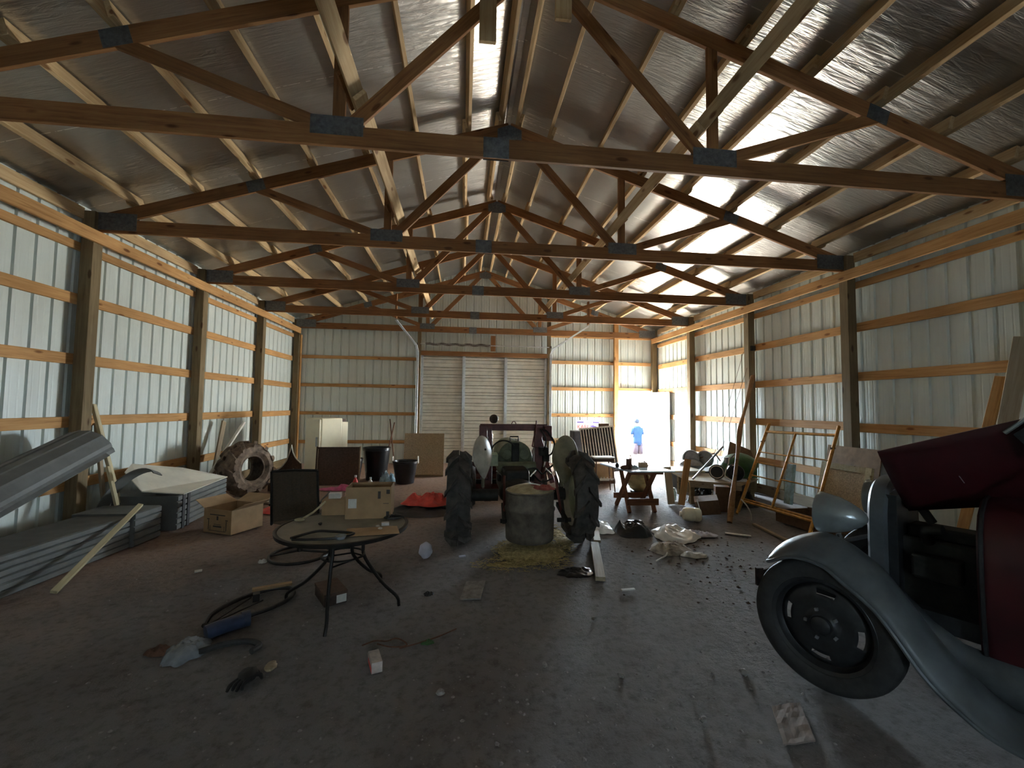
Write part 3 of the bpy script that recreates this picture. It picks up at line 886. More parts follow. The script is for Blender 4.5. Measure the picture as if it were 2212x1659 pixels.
build('condenser', fb(.58, .68, .06, .48, 1.268, 1.33), 'darkiron', t)
dr = build('fridge_door', fb(0, .05, 0, .54, .08, 1.34), 'cream', t, bevel=.022)
build('handle', fb(-.03, 0, .04, .065, .75, .95), 'galv', dr)
# dark panel leaning on the fridge
def lean(name, p, width, height, ang, rz, th, mat, label, cat, group=None, parent=None):
    Mx = Matrix.Translation(V(p)) @ Euler((0, 0, rz)).to_matrix().to_4x4() @ Euler((-ang, 0, 0)).to_matrix().to_4x4()
    return build(name, MB(Mx).box(-width / 2, width / 2, -th / 2, th / 2, 0, height), mat, parent, label, cat, group)
t = thing('leaning_board', 'brown framed panel standing in front of the fridge', 'panel', (-2.50, 8.95, 0))
lean('panel', (-2.50, 8.98, .02), .80, .76, .10, .06, .02, 'brownpanel', None, None, parent=t)
lean('side_rail', (-2.085, 8.97, .0), .025, .80, .10, .06, .035, 'plank', None, None, parent=t)
lean('side_rail', (-2.915, 8.92, .0), .025, .80, .10, .06, .035, 'brownpanel', None, None, parent=t)
Mx = Matrix.Translation(V((-2.5, 8.95, .0))) @ Euler((0, 0, .06)).to_matrix().to_4x4() @ Euler((-.10, 0, 0)).to_matrix().to_4x4()
build('top_rail', MB(Mx).box(-.42, .42, -.02, .02, .75, .79), 'brownpanel', t)
def tprof(a):
    k = [(0, .33), (.25, .43), (.5, .56), (.64, .72), (.70, .86), (.76, .70), (.86, .60), (1, .52)]
    for (a0, z0), (a1, z1) in zip(k, k[1:]):
        if a <= a1 + 1e-6: return z0 + (z1 - z0) * (a - a0) / (a1 - a0)
# torn white sheet standing up behind the chair
tp = MB().grid(lambda a, b: (-3.62 + .52 * a + .02 * math.sin(a * 7), 8.72 - .10 * a + .16 * b * (1 - b), .25 + b * (tprof(a) - .25)), 20, 6)
build('torn_sheet', tp, 'brownpanel', label='torn dark sheet with a white edge peaking beside the fridge', cat='sheet', solid=.01)
ed = [(-3.62 + .52 * i / 20 + .02 * math.sin(i / 20 * 7), 8.70 - .10 * i / 20, tprof(i / 20)) for i in range(21)]
build('white_edge', MB().tube(ed, .012, 6), 'whitesheet', bpy.data.objects['torn_sheet'], smooth=True)
build('lump', MB().ell((-3.22, 8.62, .33), .10, .05, .07, wob=.4, seed=3), 'label', label='pale crumpled lump below the torn sheet', cat='rag', smooth=True)
build('sheet_prop', MB().box(-3.66, -3.05, 8.58, 8.80, 0, .26), 'brownpanel', label='low dark crate under the torn sheet', cat='crate')
# bins and bucket
def bin_(c, r0, r1, h, label, name='trash_can', handles=False, mat='black', tilt=0):
    t = thing(name, label, 'bucket' if handles else 'bin', c, None)
    Mx = rotm(c, tilt, 0, 0)
    build('tub', MB().lathe([(0, 0), (r0, 0), (r1, h * .92), (r1 + .012, h * .93), (r1 + .012, h), (r1 - .012, h), (r0 - .012, .02), (0, .02)], 28, Mx), mat, t, smooth=True)
    build('rim', MB().tube([Mx @ V(((r1 + .008) * math.cos(2 * PI * i / 30), (r1 + .008) * math.sin(2 * PI * i / 30), h)) for i in range(30)], .011, 6, True), mat, t, smooth=True)
    if handles:
        for s in (-1, 1):
            build('rope_handle', MB().tube(catmull([Mx @ V((s * (r1 + .01), y, z)) for y, z in ((-.055, h - .05), (-.05, h + .06), (0, h + .10), (.05, h + .06), (.055, h - .05))], 4), .013, 6), 'rope', t, smooth=True)
    return t
bin_((-1.90, 9.78, 0), .22, .29, .70, 'tall glossy black bin in the far left corner area, next to the panel')
bin_((-2.36, 9.40, 0), .18, .24, .50, 'lower black bin between the brown panel and tall bin')
bin_((-1.21, 9.32, 0), .19, .255, .46, 'black tub with white rope handles in front of the chip board', 'rope_tub', True)
crumple('plastic_bag', (-1.60, 9.5, 0), .17, .14, .32, 'bluebag', 'pale blue plastic bag between the black bin and the rope tub', 'bag', seed=4)
lean('chip_board', (-.90, 10.12, .03), .93, .98, .22, .02, .018, 'osb', 'square chip board sheet leaning on the roll-up door', 'board')
board('base_board', (-1.36, 10.10, .02), (-.44, 10.12, .02), .09, .04, (0, 0, 1), 'post', label='dark board on the floor under the chip board', cat='board')
for p0, p1, w in (((-1.80, 11.7, 0), (-2.07, 12.40, 1.25), 'leaning left'), ((-2.05, 11.6, 0), (-1.93, 12.32, 1.16), 'leaning right')):
    build('rod', MB().tube([p0, p1], .017, 8), 'stick', label='thin rusty rod on the back wall, crossing another, %s' % w, cat='rod', smooth=True)
crumple('pink_sheet', (-2.24, 8.62, 0), .50, .12, .16, 'pink', 'crumpled pink plastic sheet on the floor before the brown panel', 'sheet', seed=8)
def bottle(c, r, h, mat, label, cap):
    t = thing('bottle', label, 'bottle', c)
    build('body', MB().lathe([(0, 0), (r, 0), (r, h * .55), (r * .85, h * .68), (r * .38, h * .82), (r * .36, h * .9), (0, h * .9)], 16, rotm(c)), mat, t, smooth=True)
    build('cap', MB().lathe([(0, h * .88), (r * .45, h * .88), (r * .45, h), (0, h)], 12, rotm(c)), cap, t, smooth=True)
    return t
bottle((-2.00, 8.35, 0), .05, .32, 'red', 'tall red bottle standing on the floor before the pink sheet', 'label')
bottle((-1.74, 8.42, 0), .05, .27, 'label', 'white bottle standing on the floor right of the red bottle', 'bluebag')
crumple('red_cloth', (-2.72, 7.05, 0), .34, .30, .08, 'red', 'bright red cloth on the floor behind the open cardboard box', 'cloth', seed=12)
crumple('red_tarp', (-.53, 7.05, .08), .38, .26, .20, 'red', 'bright red tarp heaped on the floor left of the tractor', 'tarp', seed=15)
crumple('dark_tarp', (-.60, 6.86, 0), .56, .40, .09, 'darkstrap', 'black tarp lying under the red tarp, left of the tractor', 'tarp', seed=16)
crumple('white_scrap', (-2.32, 6.45, 0), .07, .03, .02, 'label', 'tiny white scrap near the red cloth', 'scrap', seed=17)
# ================================================================ round patio table and its clutter
M['dustglass'] = plain('dusty_glass_top', (.31, .29, .23), .4, 0, .25, 5, trans=.15)
M['blackmetal'] = plain('black_tube_metal', (.022, .020, .018), .4, .3, .3, 18)
M['sling'] = plain('brown_sling_mesh', (.085, .058, .035), .8, 0, .2, 60)
TC = V((-.90, 3.45, 0)); TR = .47; TH = .72
t = thing('patio_table', 'round patio table with dusty glass top and curved black legs', 'table', TC)
build('tabletop', MB().lathe([(0, TH - .004), (TR, TH - .004), (TR, TH + .004), (0, TH + .004)], 56, rotm(TC)), 'dustglass', t)
build('rim', MB().lathe([(TR - .012, TH - .02), (TR + .010, TH - .02), (TR + .014, TH + .006), (TR + .004, TH + .009), (TR - .012, TH + .006)], 56, rotm(TC), closed=True), 'blackmetal', t, smooth=True)
feet = [(-.955, 3.24), (-1.445, 3.82), (-.50, 3.67), (-.74, 4.16)]
for fx, fy in feet:
    d = V((fx - TC.x, fy - TC.y, 0)); L = d.length; d.normalize()
    pts = [TC + d * .16 + V((0, 0, TH - .03)), TC + d * .15 + V((0, 0, .55)), TC + d * .17 + V((0, 0, .44)), TC + d * (.17 + (L - .17) * .5) + V((0, 0, .22)), TC + d * (L - .02) + V((0, 0, .08)), TC + d * L + V((0, 0, .0))]
    build('leg', MB().tube(catmull(pts, 5), .0135, 8), 'blackmetal', t, smooth=True)
build('brace_ring', MB().tube([TC + V((.155 * math.cos(a), .155 * math.sin(a), .50)) for a in [2 * PI * i / 32 for i in range(32)]], .008, 6, True), 'blackmetal', t, smooth=True)
br_ = MB()
for i in range(4):
    a, b = feet[i], feet[(i + 1) % 4 if i != 1 else 3]
for i, j in ((0, 1), (1, 3), (3, 2), (2, 0)):
    da = V((feet[i][0] - TC.x, feet[i][1] - TC.y, 0)).normalized() * .16; db = V((feet[j][0] - TC.x, feet[j][1] - TC.y, 0)).normalized() * .16
    br_.tube([TC + da + V((0, 0, .46)), TC + db + V((0, 0, .46))], .007, 6)
build('crossbar', br_, 'blackmetal', t)
zt = TH + .006
carton('cardboard_box', (-.765, 3.74, zt), .36, .24, .255, .05, 'large cardboard box with a white label on the round table', flaps=(0, 0, 0, 0), lab=(-.125, .125, .065, .075),
       print_=[(.155, .215, .028, .035), (.155, .03, .024, .05), (.085, .19, .022, .06), (.14, .12, .045, .004)])
carton('cardboard_box', (-1.075, 3.82, zt), .185, .14, .125, .06, 'small plain cardboard box on the round table, left of the large box', flaps=(0, 0, 0, 0))
build('white_package', MB().cbox((-1.08, 3.83, zt + .15), .10, .07, .045, (0, 0, .1)), 'label', label='small white package lying in the small cardboard box', cat='package', bevel=.004)
build('box_filler', MB().cbox((-1.075, 3.82, zt + .065), .165, .12, .12, (0, 0, .06)), 'cardin', label='brown packing inside the small cardboard box', cat='packing')
pp = MB().grid(lambda a, b: (-.80 + .36 * a - .05 * b, 3.13 + .20 * b + .05 * a, zt + .004 + .012 * noise.noise(V((a * 3, b * 3, 1))) ** 2), 10, 8)
build('paper_sheet', pp, 'card', label='tan paper sheet lying on the front right of the round table', cat='paper', solid=.002)
build('bent_wire', MB().tube(catmull([(-1.16, 3.10, zt + .012), (-1.04, 3.24, zt + .014), (-.92, 3.23, zt + .014), (-.76, 3.18, zt + .012), (-.86, 3.08, zt + .012), (-1.02, 3.06, zt + .012), (-1.14, 3.07, zt + .012)], 5), .009, 7), 'blackmetal', label='bent black wire frame lying on the front of the round table', cat='frame', smooth=True)
build('cord_coil', MB().tube([(-.56 + (.06 + .035 * math.sin(i * .37)) * math.cos(i * .35), 3.58 + (.05 + .02 * math.cos(i * .3)) * math.sin(i * .35), zt + .012 + .012 * (i / 70)) for i in range(72)], .007, 6), 'darkstrap', label='coil of black cord on the right of the round table', cat='cord', smooth=True)
build('small_tag', MB().cbox((-.585, 3.42, zt + .012), .055, .04, .02, (0, 0, .2)), 'label', label='small white tag near the black cord on the table', cat='tag')
build('lever_tool', MB().tube([(-1.27, 3.56, zt + .01), (-1.20, 3.66, zt + .05), (-1.13, 3.73, zt + .12)], .009, 6).ell((-1.27, 3.56, zt + .016), .04, .02, .014), 'paleplank', label='pale wooden stick tool propped by the small box', cat='tool', smooth=True)
for k, (x, y, w) in enumerate(((-1.08, 3.46, 'left of centre'), (-.63, 3.36, 'by the tan paper'), (-.60, 3.30, 'at the right front rim'))):
    build('bit', MB().ell((x, y, zt + .01), .016, .012, .01, 8, 6, .4, k), 'label' if k else 'darkstrap', label='tiny bit of rubbish on the round table, %s' % w, cat='rubbish')
build('clear_cup', MB().lathe([(0, 0), (.03, 0), (.038, .02), (.038, .022), (0, .022)], 14, rotm((-.83, 3.10, zt))), 'clear', label='small clear plastic lid at the front rim of the round table', cat='lid', smooth=True)

# sling chair behind the table, its back toward the viewer
CC = V((-1.72, 4.72, 0))
t = thing('patio_chair', 'patio chair with a brown sling back behind the round table', 'chair', CC)
cm = rotm(CC, 0, 0, .12)
def cp(x, y, z): return cm @ V((x, y, z))
build('backrest', MB().grid(lambda a, b: cp((a - .5) * (.44 - .03 * b), -.02 - .10 * b + .035 * math.sin(PI * a), .44 + .52 * b), 10, 10), 'sling', t, solid=.006)
build('seat', MB().grid(lambda a, b: cp((a - .5) * .44, .0 + .44 * b, .42 + .03 * b - .03 * math.sin(PI * a)), 10, 8), 'sling', t, solid=.006)
for s in (-1, 1):
    build('side_frame', MB().tube(catmull([cp(s * .215, -.125, .97), cp(s * .225, -.03, .48), cp(s * .225, .02, .42), cp(s * .225, .44, .45), cp(s * .225, .48, .43)], 5), .013, 8), 'blackmetal', t, smooth=True)
    build('armrest', MB().tube(catmull([cp(s * .235, -.06, .62), cp(s * .27, .10, .66), cp(s * .27, .36, .64), cp(s * .24, .42, .46)], 5), .013, 8), 'blackmetal', t, smooth=True)
build('top_rail', MB().tube([cp(-.215, -.125, .97), cp(0, -.10, .975), cp(.215, -.125, .97)], .013, 8), 'blackmetal', t, smooth=True)
build('swivel_base', MB().tube([cp(.30 * math.cos(2 * PI * i / 36), .22 + .30 * math.sin(2 * PI * i / 36), .018) for i in range(36)], .016, 8, True).tube([cp(-.29, .22, .02), cp(0, .22, .06), cp(.29, .22, .02)], .013, 8).tube([cp(0, .22, .05), cp(0, .22, .41)], .03, 10), 'blackmetal', t, smooth=True)
crumple('white_rag', (-2.06, 4.78, .0), .05, .05, .03, 'label', 'small white rag near the left foot of the patio chair', 'rag', seed=21)
# ================================================================ tractor seen from behind
M['loader'] = plain('loader_red_brown', (.12, .035, .028), .5, .2, .35, 12)
M['trgreen'] = plain('tractor_olive', (.15, .165, .10), .55, .1, .3, 8)
M['trdark'] = plain('greasy_iron', (.028, .026, .022), .6, .5, .35, 16)
M['fenderwhite'] = plain('faded_fender_paint', (.50, .48, .40), .5, 0, .25, 6)
M['fenderolive'] = plain('olive_fender_paint', (.24, .22, .14), .55, 0, .25, 6)
M['palegreen'] = plain('pale_green_paint', (.33, .38, .26), .5, 0, .2, 10)
M['chromerod'] = plain('bright_rod', (.75, .72, .66), .2, .9, .1, 20)
M['drum'] = plain('dusty_drum', (.16, .135, .105), .75, .1, .3, 10)
M['dust'] = plain('dusty_lid', (.42, .37, .23), .9, 0, .25, 12)
M['faded'] = plain('faded_red_cloth', (.33, .085, .07), .85, 0, .25, 20)
AX, AY, AZ = .715, 5.22, .555
t = thing('tractor', 'old tractor with loader frame parked tail first in the barn centre', 'tractor', (AX, AY + .8, 0))
for s, wx in ((-1, -.035), (1, 1.44)):
    wm = frame((wx, AY, AZ), (0, .2, 1), (1, 0, 0))
    wl = build('rear_tire', xf(MB().lathe(tyre_profile(.500, .27, .355), 56, closed=True), wm), 'rubber', t, smooth=True)
    build('tread', xf(lugs(.497, .31, 11, .064, 1, .044), wm), 'rubber', wl)
    build('rim', xf(MB().lathe([(.36, -.10), (.36, .10), (.33, .08), (.31, .0), (.20, -s * .04), (.20, -s * .055), (.31, -.02), (.33, -.08)], 40, closed=True), wm), 'fenderwhite', wl, smooth=True)
    build('wheel_disc', xf(MB().lathe([(0, -s * .07), (.10, -s * .07), (.12, -s * .05), (.30, -s * .02), (.30, -s * .035), (.11, -s * .075), (0, -s * .085)], 30, closed=False), wm), 'palegreen', wl, smooth=True)
# axle and transmission
build('axle_housing', MB().tube([(.12, AY + .10, AZ), (.45, AY + .10, AZ)], .075, 14).tube([(.98, AY + .10, AZ), (1.30, AY + .10, AZ)], .075, 14).ell((AX, AY + .26, AZ + .0), .25, .24, .17), 'trdark', t, smooth=True)
build('gearbox', MB().cbox((AX, AY + .95, .62), .34, 1.3, .42), 'trdark', t, bevel=.04)
# hood and tank seen from the seat: a domed cowl with two round instruments
def dome(y, k=1.0):
    pr = []
    for i in range(17):
        a = PI * i / 16
        pr.append((AX + .05 + .262 * k * math.cos(a) * (1 if abs(math.cos(a)) < .9 else 1), y, .84 + .315 * k * math.sin(a) ** .8))
    return [(AX + .05 + .25 * k, y, .70)] + pr + [(AX + .05 - .25 * k, y, .70)]
a = dome(6.15); b = dome(7.25, .92)
k = len(a)
hood = build('hood', MB().add(a + b, [(i, (i + 1) % k, k + (i + 1) % k, k + i) for i in range(k)] + [tuple(range(k)), tuple(range(2 * k - 1, k - 1, -1))]), 'trgreen', t, bevel=.012)
for x in (-.12, .14):
    build('gauge', MB().lathe([(0, 0), (.085, 0), (.09, .012), (.075, .02), (.07, .012), (0, .012)], 24, frame((AX + .05 + x, 6.15, .965), (1, 0, 0), (0, -1, 0))), 'trgreen', hood, smooth=True)
build('center_rib', MB().cbox((AX + .05, 6.135, .93), .11, .04, .40), 'trdark', hood, bevel=.01)
build('fuel_cap_handle', MB().tube([(AX - .02, 6.2, 1.15), (AX - .02, 6.2, 1.215), (AX + .10, 6.2, 1.215), (AX + .10, 6.2, 1.15)], .011, 6), 'trdark', hood)
build('fuel_cap', MB().lathe([(0, 0), (.04, 0), (.04, .03), (0, .035)], 14, rotm((AX + .10, 6.3, 1.15))), 'label', hood, smooth=True)
build('lower_tank', MB().tube([(AX - .22, 5.98, .79), (AX + .32, 5.98, .79)], .09, 16), 'trgreen', t, smooth=True)
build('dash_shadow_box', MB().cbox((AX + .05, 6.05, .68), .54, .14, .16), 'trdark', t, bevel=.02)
build('steering_wheel', MB().tube([(AX - .13 + .19 * math.cos(2 * PI * i / 36), 5.98 + .06 * math.sin(2 * PI * i / 36), .98 + .19 * math.sin(2 * PI * i / 36)) for i in range(4, 22)], .011, 7), 'trdark', t, smooth=True)
# loader frame
ld = build('loader_frame', MB().bar((.37, 6.15, .30), (.37, 6.15, 1.36), .10, .10, (0, 1, 0)).bar((1.10, 6.15, .30), (1.10, 6.15, 1.36), .11, .10, (0, 1, 0)).bar((.25, 6.15, 1.355), (1.24, 6.15, 1.355), .085, .09, (0, 0, 1)).bar((.36, 6.15, .42), (.36, 7.6, .36), .08, .08).bar((1.12, 6.15, .42), (1.12, 7.6, .36), .08, .08).bar((1.10, 6.15, 1.25), (1.32, 6.15, .55), .07, .07, (0, 1, 0)), 'loader', t, bevel=.006)
build('edge_highlight', MB().tube([(.425, 6.10, .55), (.425, 6.10, 1.26)], .010, 6), 'chromerod', ld, smooth=True)  # thin bright rod imitates the highlight down the upright's right edge
for s, x in ((-1, .29), (1, 1.22)):
    build('lift_arm', MB().bar((x, 6.1, 1.33), (x, 7.9, .55), .07, .12), 'loader', ld, bevel=.006)
    build('pivot_block', MB().cbox((x, 6.05, 1.29), .11, .14, .19).cbox((x, 6.02, 1.20), .13, .10, .06), 'loader', ld, bevel=.008)
    build('lift_cylinder', MB().tube([(x - s * .06, 6.05, .62), (x - s * .02, 6.25, 1.05)], .035, 10), 'loader', ld, smooth=True)
    build('cylinder_rod', MB().tube([(x - s * .02, 6.25, 1.05), (x, 6.32, 1.20)], .017, 8), 'chromerod', ld, smooth=True)
build('bucket_blade', MB().grid(lambda a, b: (-.15 + 1.75 * a, 8.0 + .34 * math.sin(PI * b), .06 + .55 * b), 4, 10), 'loader', ld, solid=.012)
build('lamp_ball', MB().ell((.445, 6.12, 1.475), .066, .066, .066, 18, 12), 'darkiron', t, smooth=True)
build('lift_eye', MB().tube([(.74 + .03 * math.cos(PI * i / 8), 6.14, 1.40 + .04 * math.sin(PI * i / 8)) for i in range(9)], .007, 6), 'loader', ld)
build('toolbox', MB().cbox((.425, 5.86, .92), .125, .12, .16).cbox((.425, 5.86, 1.005), .10, .08, .03), 'palegreen', t, bevel=.008)
# valve, levers and hoses at the right upright
build('valve_block', MB().cbox((1.16, 6.02, 1.02), .13, .12, .12).cbox((1.19, 6.0, .93), .09, .10, .10), 'trdark', t, bevel=.01)
build('lever', MB().tube([(1.03, 6.0, 1.16), (1.05, 6.0, 1.46)], .010, 6).tube([(.99, 6.0, 1.09), (1.03, 6.0, 1.30)], .009, 6).tube([(.99, 6.0, 1.09), (1.08, 6.0, 1.08)], .009, 6), 'loader', t)
hz = [[(1.14, 6.0, 1.34), (1.22, 5.95, 1.28), (1.33, 5.95, 1.08), (1.34, 5.95, .90), (1.24, 6.0, .78)], [(1.10, 5.98, 1.34), (1.17, 5.92, 1.22), (1.16, 5.92, 1.08), (1.14, 5.98, 1.02)],
      [(1.20, 6.0, 1.30), (1.30, 5.96, 1.16), (1.27, 5.96, 1.0), (1.18, 6.0, .95)], [(.90, 5.9, .78), (1.02, 5.85, .80), (1.12, 5.88, .72), (1.22, 5.9, .80)], [(1.0, 5.9, .70), (1.1, 5.8, .62), (1.25, 5.85, .66)]]
for h in hz: build('hose', MB().tube(catmull(h, 6), .012, 7), 'trdark', t, smooth=True)
for p, q in (((1.16, 5.86, .80), (1.24, 5.86, .72)), ((.47, 5.86, .77), (.56, 5.86, .70)), ((.94, 5.84, .69), (1.02, 5.84, .78)), ((.60, 5.84, .70), (.68, 5.84, .66)), ((1.28, 5.9, .84), (1.36, 5.86, .56)), ((1.20, 6.0, .95), (1.16, 6.0, .80))):
    build('linkage_rod', MB().tube([p, q], .012, 7), 'chromerod', t, smooth=True)
# fenders: dished half-moon plates over the inner sides of the rear wheels
def fender(cx, cy_, cz, nrm, hw, hh, dome, mat):
    """pointed oval plate, slightly domed toward its normal, hanging inside a rear wheel"""
    nv = V(nrm).normalized(); up = V((0, 0, 1)); up = (up - nv * up.dot(nv)).normalized(); sd = up.cross(nv)
    def f2(a, b):
        r = a; th = 2 * PI * b
        u = hw * r * math.cos(th); w = hh * r * math.sin(th)
        if w < 0: u *= 1 - .62 * (-w / hh) ** 1.4
        return V((cx, cy_, cz)) + sd * u + up * w + nv * (dome * (1 - r * r))
    f = build('fender', MB().grid(f2, 12, 40), mat, t, smooth=True, solid=.012)
    build('fender_lip', MB().tube([f2(1, k / 40) for k in range(40)], .010, 6, True), mat, f, smooth=True)
    return f
f1 = fender(.255, AY + .12, 1.02, (.80, -.60, .10), .20, .26, .05, 'fenderwhite')
fender(1.32, AY + .16, .985, (-.45, -.89, .12), .165, .30, .06, 'fenderolive')
build('bolt', MB().ell((.285, AY + .075, 1.12), .014, .014, .014), 'trdark', f1)
for x in (.27, 1.30): build('fender_bracket', MB().tube([(x, AY + .26, .62), (x, AY + .26, .95)], .022, 8), 'fenderolive', t)
# front wheels under the loader
for x in (.15, 1.32):
    fm = frame((x, 7.15, .33), (0, 0, 1), (1, 0, 0))
    fw_ = build('front_tire', xf(MB().lathe(tyre_profile(.33, .15, .20), 36, closed=True), fm), 'rubber', t, smooth=True)
    build('front_rim', xf(MB().lathe([(0, -.03), (.10, -.03), (.20, .05), (.21, .04), (.11, -.045), (0, -.05)], 28), fm), 'fenderwhite', fw_, smooth=True)
build('front_axle', MB().bar((.22, 7.15, .40), (1.25, 7.15, .40), .07, .07), 'trdark', t)
# hitch arms carrying the ballast drum
for s, x in ((-1, .50), (1, 1.18)):
    build('hitch_arm', MB().bar((x, 5.20, .46), (x + s * .02, 4.80, .36), .035, .05), 'trdark', t)
    build('lift_link', MB().tube([(x - s * .02, 5.24, .80), (x, 4.98, .40)], .016, 8), 'loader', t)
build('drawbar_pin', MB().tube([(1.10, 4.84, .36), (1.26, 4.84, .36)], .025, 10).tube([(.44, 4.84, .36), (.55, 4.84, .36)], .025, 10), 'trdark', t, smooth=True)
# the drum
DC = V((.785, 4.89, .145))
d = thing('drum', 'dusty steel drum behind the tractor, between its rear wheels', 'drum', DC)
build('shell', MB().lathe([(r_, z_ * 1.13) for r_, z_ in [(0, 0), (.265, 0), (.275, .012), (.28, .10), (.282, .285), (.293, .30), (.293, .315), (.28, .33), (.278, .47), (.287, .48), (.28, .492), (.27, .485), (0, .485)]], 44, rotm(DC)), 'drum', d, smooth=True)
build('dirt_top', MB().lathe([(r_, z_ + .062) for r_, z_ in [(0, .56), (.09, .552), (.17, .532), (.235, .508), (.272, .487), (0, .486)]], 36, rotm(DC)), 'dust', d, smooth=True)
crumple('faded_cloth', (.90, 4.80, .73), .16, .11, .055, 'faded', 'faded red cloth lying on the dusty drum', 'cloth', seed=31, rz=-.5)
# straw heap under the drum
def straw(name, c, rx, ry, h, n, seed, label):
    rnd = random.Random(seed); mb = MB()
    for i in range(n):
        a = rnd.uniform(0, 2 * PI); r = math.sqrt(rnd.random())
        x, y = c[0] + rx * r * math.cos(a), c[1] + ry * r * math.sin(a)
        z = c[2] + h * max(0, 1 - r * r) * rnd.uniform(.3, 1) + .008
        L = rnd.uniform(.03, .085); b = rnd.uniform(0, 2 * PI); e = rnd.uniform(-.3, .4)
        mb.tube([(x, y, z), (x + L * math.cos(b), y + L * math.sin(b), max(.006, z + L * e * .6))], .0022, 3)
    mb.ell((c[0], c[1], c[2] - .02), rx * .85, ry * .85, h, 22, 10, .15, seed)
    return build(name, mb, 'straw', label=label, cat='straw', kind='stuff')
M['straw'] = plain('straw', (.46, .36, .16), .85, 0, .3, 30)
straw('straw_heap', (.80, 4.88, 0), .44, .42, .11, 1100, 3, 'golden straw heaped under the dusty drum')
straw('straw_litter', (.66, 4.50, 0), .55, .22, .018, 420, 4, 'loose straw scattered in front of the dusty drum')
straw('straw_litter', (1.25, 5.35, 0), .16, .60, .018, 300, 5, 'pale loose straw on the floor beside the right tractor wheel')
board('plank', (1.33, 3.99, .025), (1.60, 5.02, .025), .095, .04, (0, 0, 1), 'plank', label='grey plank on the floor against the right tractor tire', cat='plank')
board('plank', (1.66, 5.10, .02), (1.90, 6.0, .02), .085, .035, (0, 0, 1), 'plank', label='plank on the floor behind the right tractor tire', cat='plank')
# ================================================================ right side and the open walk door
M['signwhite'] = plain('sign_white', (.80, .80, .80), .5, 0, .03, 5)
M['signpurple'] = plain('sign_purple', (.10, .06, .38), .5, 0, .05, 5)
M['signred'] = plain('sign_red', (.55, .07, .08), .5, 0, .05, 5)
M['slatdark'] = plain('dark_slat', (.05, .045, .045), .5, .2, .2, 10)
M['slatlight'] = plain('pale_slat_edge', (.72, .68, .62), .4, .3, .1, 20)
M['skytop'] = plain('sky_sheen_table_top', (.50, .68, .85), .35, 0, .12, 8)  # pale blue paints the sky's reflection into the top
M['brass'] = plain('brassy_tank', (.30, .235, .11), .35, .55, .25, 9)
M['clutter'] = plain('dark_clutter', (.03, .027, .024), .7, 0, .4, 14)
M['mowgreen'] = plain('green_engine_cover', (.035, .11, .03), .45, 0, .25, 8)
M['greymetal'] = plain('grey_metal', (.30, .31, .33), .4, .5, .2, 12)
M['scaf'] = plain('yellow_scaffold_paint', (.52, .26, .045), .35, .25, .3, 14)
M['brownboard'] = plain('brown_board', (.25, .155, .075), .8, 0, .2, 8)
M['jug'] = plain('cream_jug', (.86, .80, .60), .5, 0, .08, 10)
M['bootbrown'] = plain('brown_leather', (.14, .075, .04), .7, 0, .2, 20)
M['skin'] = plain('skin', (.40, .25, .19), .6, 0, .05, 10)
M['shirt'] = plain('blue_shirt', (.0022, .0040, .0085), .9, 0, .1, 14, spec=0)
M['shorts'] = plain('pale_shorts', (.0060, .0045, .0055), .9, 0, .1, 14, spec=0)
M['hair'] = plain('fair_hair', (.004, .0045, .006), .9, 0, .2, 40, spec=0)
M['bagblack'] = plain('black_bin_bag', (.010, .010, .012), .3, 0, .3, 10)
M['bagclear'] = plain('milky_plastic', (.84, .85, .85), .35, 0, .08, 8)
M['cloth'] = plain('pale_violet_cloth', (.62, .63, .74), .8, 0, .1, 12)
M['greige'] = plain('dirty_cloth', (.40, .36, .31), .85, 0, .3, 12)

def text_mesh(name, body, size, mat, mtx, parent, depth=.001):
    cu = bpy.data.curves.new(name, 'FONT'); cu.body = body; cu.size = size; cu.extrude = depth; cu.align_x = 'LEFT'
    tmp = bpy.data.objects.new('t', cu); COL.objects.link(tmp)
    dg = bpy.context.evaluated_depsgraph_get()
    me = bpy.data.meshes.new_from_object(tmp.evaluated_get(dg))
    bpy.data.objects.remove(tmp)
    o = wloc(parent)
    for v in me.vertices: v.co = mtx @ v.co - o
    ob = bpy.data.objects.new(name, me); COL.objects.link(ob); ob.parent = parent
    me.materials.clear(); me.materials.append(M[mat])
    return ob
# campaign sign leaning on the back wall
t = thing('yard_sign', 'white yard sign reading KARL in red, propped on the back wall', 'sign', (3.72, 12.2, .76))
Sx = frame((3.32, 12.24, .76), (1, .0, -.012), (0, -1, .04))
build('sign_board', MB(Sx).box(0, .76, 0, .004, -.004, .0) if False else MB(frame((3.32, 12.24, .76), (1, 0, -.012), (0, -1, .04))).box(0, .76, 0, .52, -.006, 0), 'signwhite', t)
build('stripe', MB(Sx).box(.04, .24, .44, .475, 0, .0012).box(.52, .72, .44, .475, 0, .0012), 'signpurple', t)
for k in range(5):
    pts = []
    for j in range(10):
        a = PI / 2 + 2 * PI * j / 10; r = .019 if j % 2 == 0 else .008
        pts.append((.28 + .05 * k + r * math.cos(a), .457 + r * math.sin(a)))
    build('star', MB(Sx).prism(pts, .0014), 'signpurple', t)
text_mesh('lettering', 'KARL', .155, 'signred', Sx @ Matrix.Translation((.045, .27, .001)), t)
build('emblem', MB(Sx).prism([(.43, .335), (.47, .365), (.50, .36), (.53, .385), (.55, .36), (.60, .355), (.66, .32), (.60, .325), (.57, .305), (.52, .32), (.48, .325)], .0014).prism([(.56, .30), (.58, .325), (.62, .30), (.64, .26), (.62, .20), (.58, .20), (.56, .25)], .0014), 'signpurple', t)
build('sign_ledge', MB().box(2.60, 4.35, 12.05, 12.40, .70, .735), 'plank', label='narrow plank ledge under the yard sign on the back wall', cat='ledge')
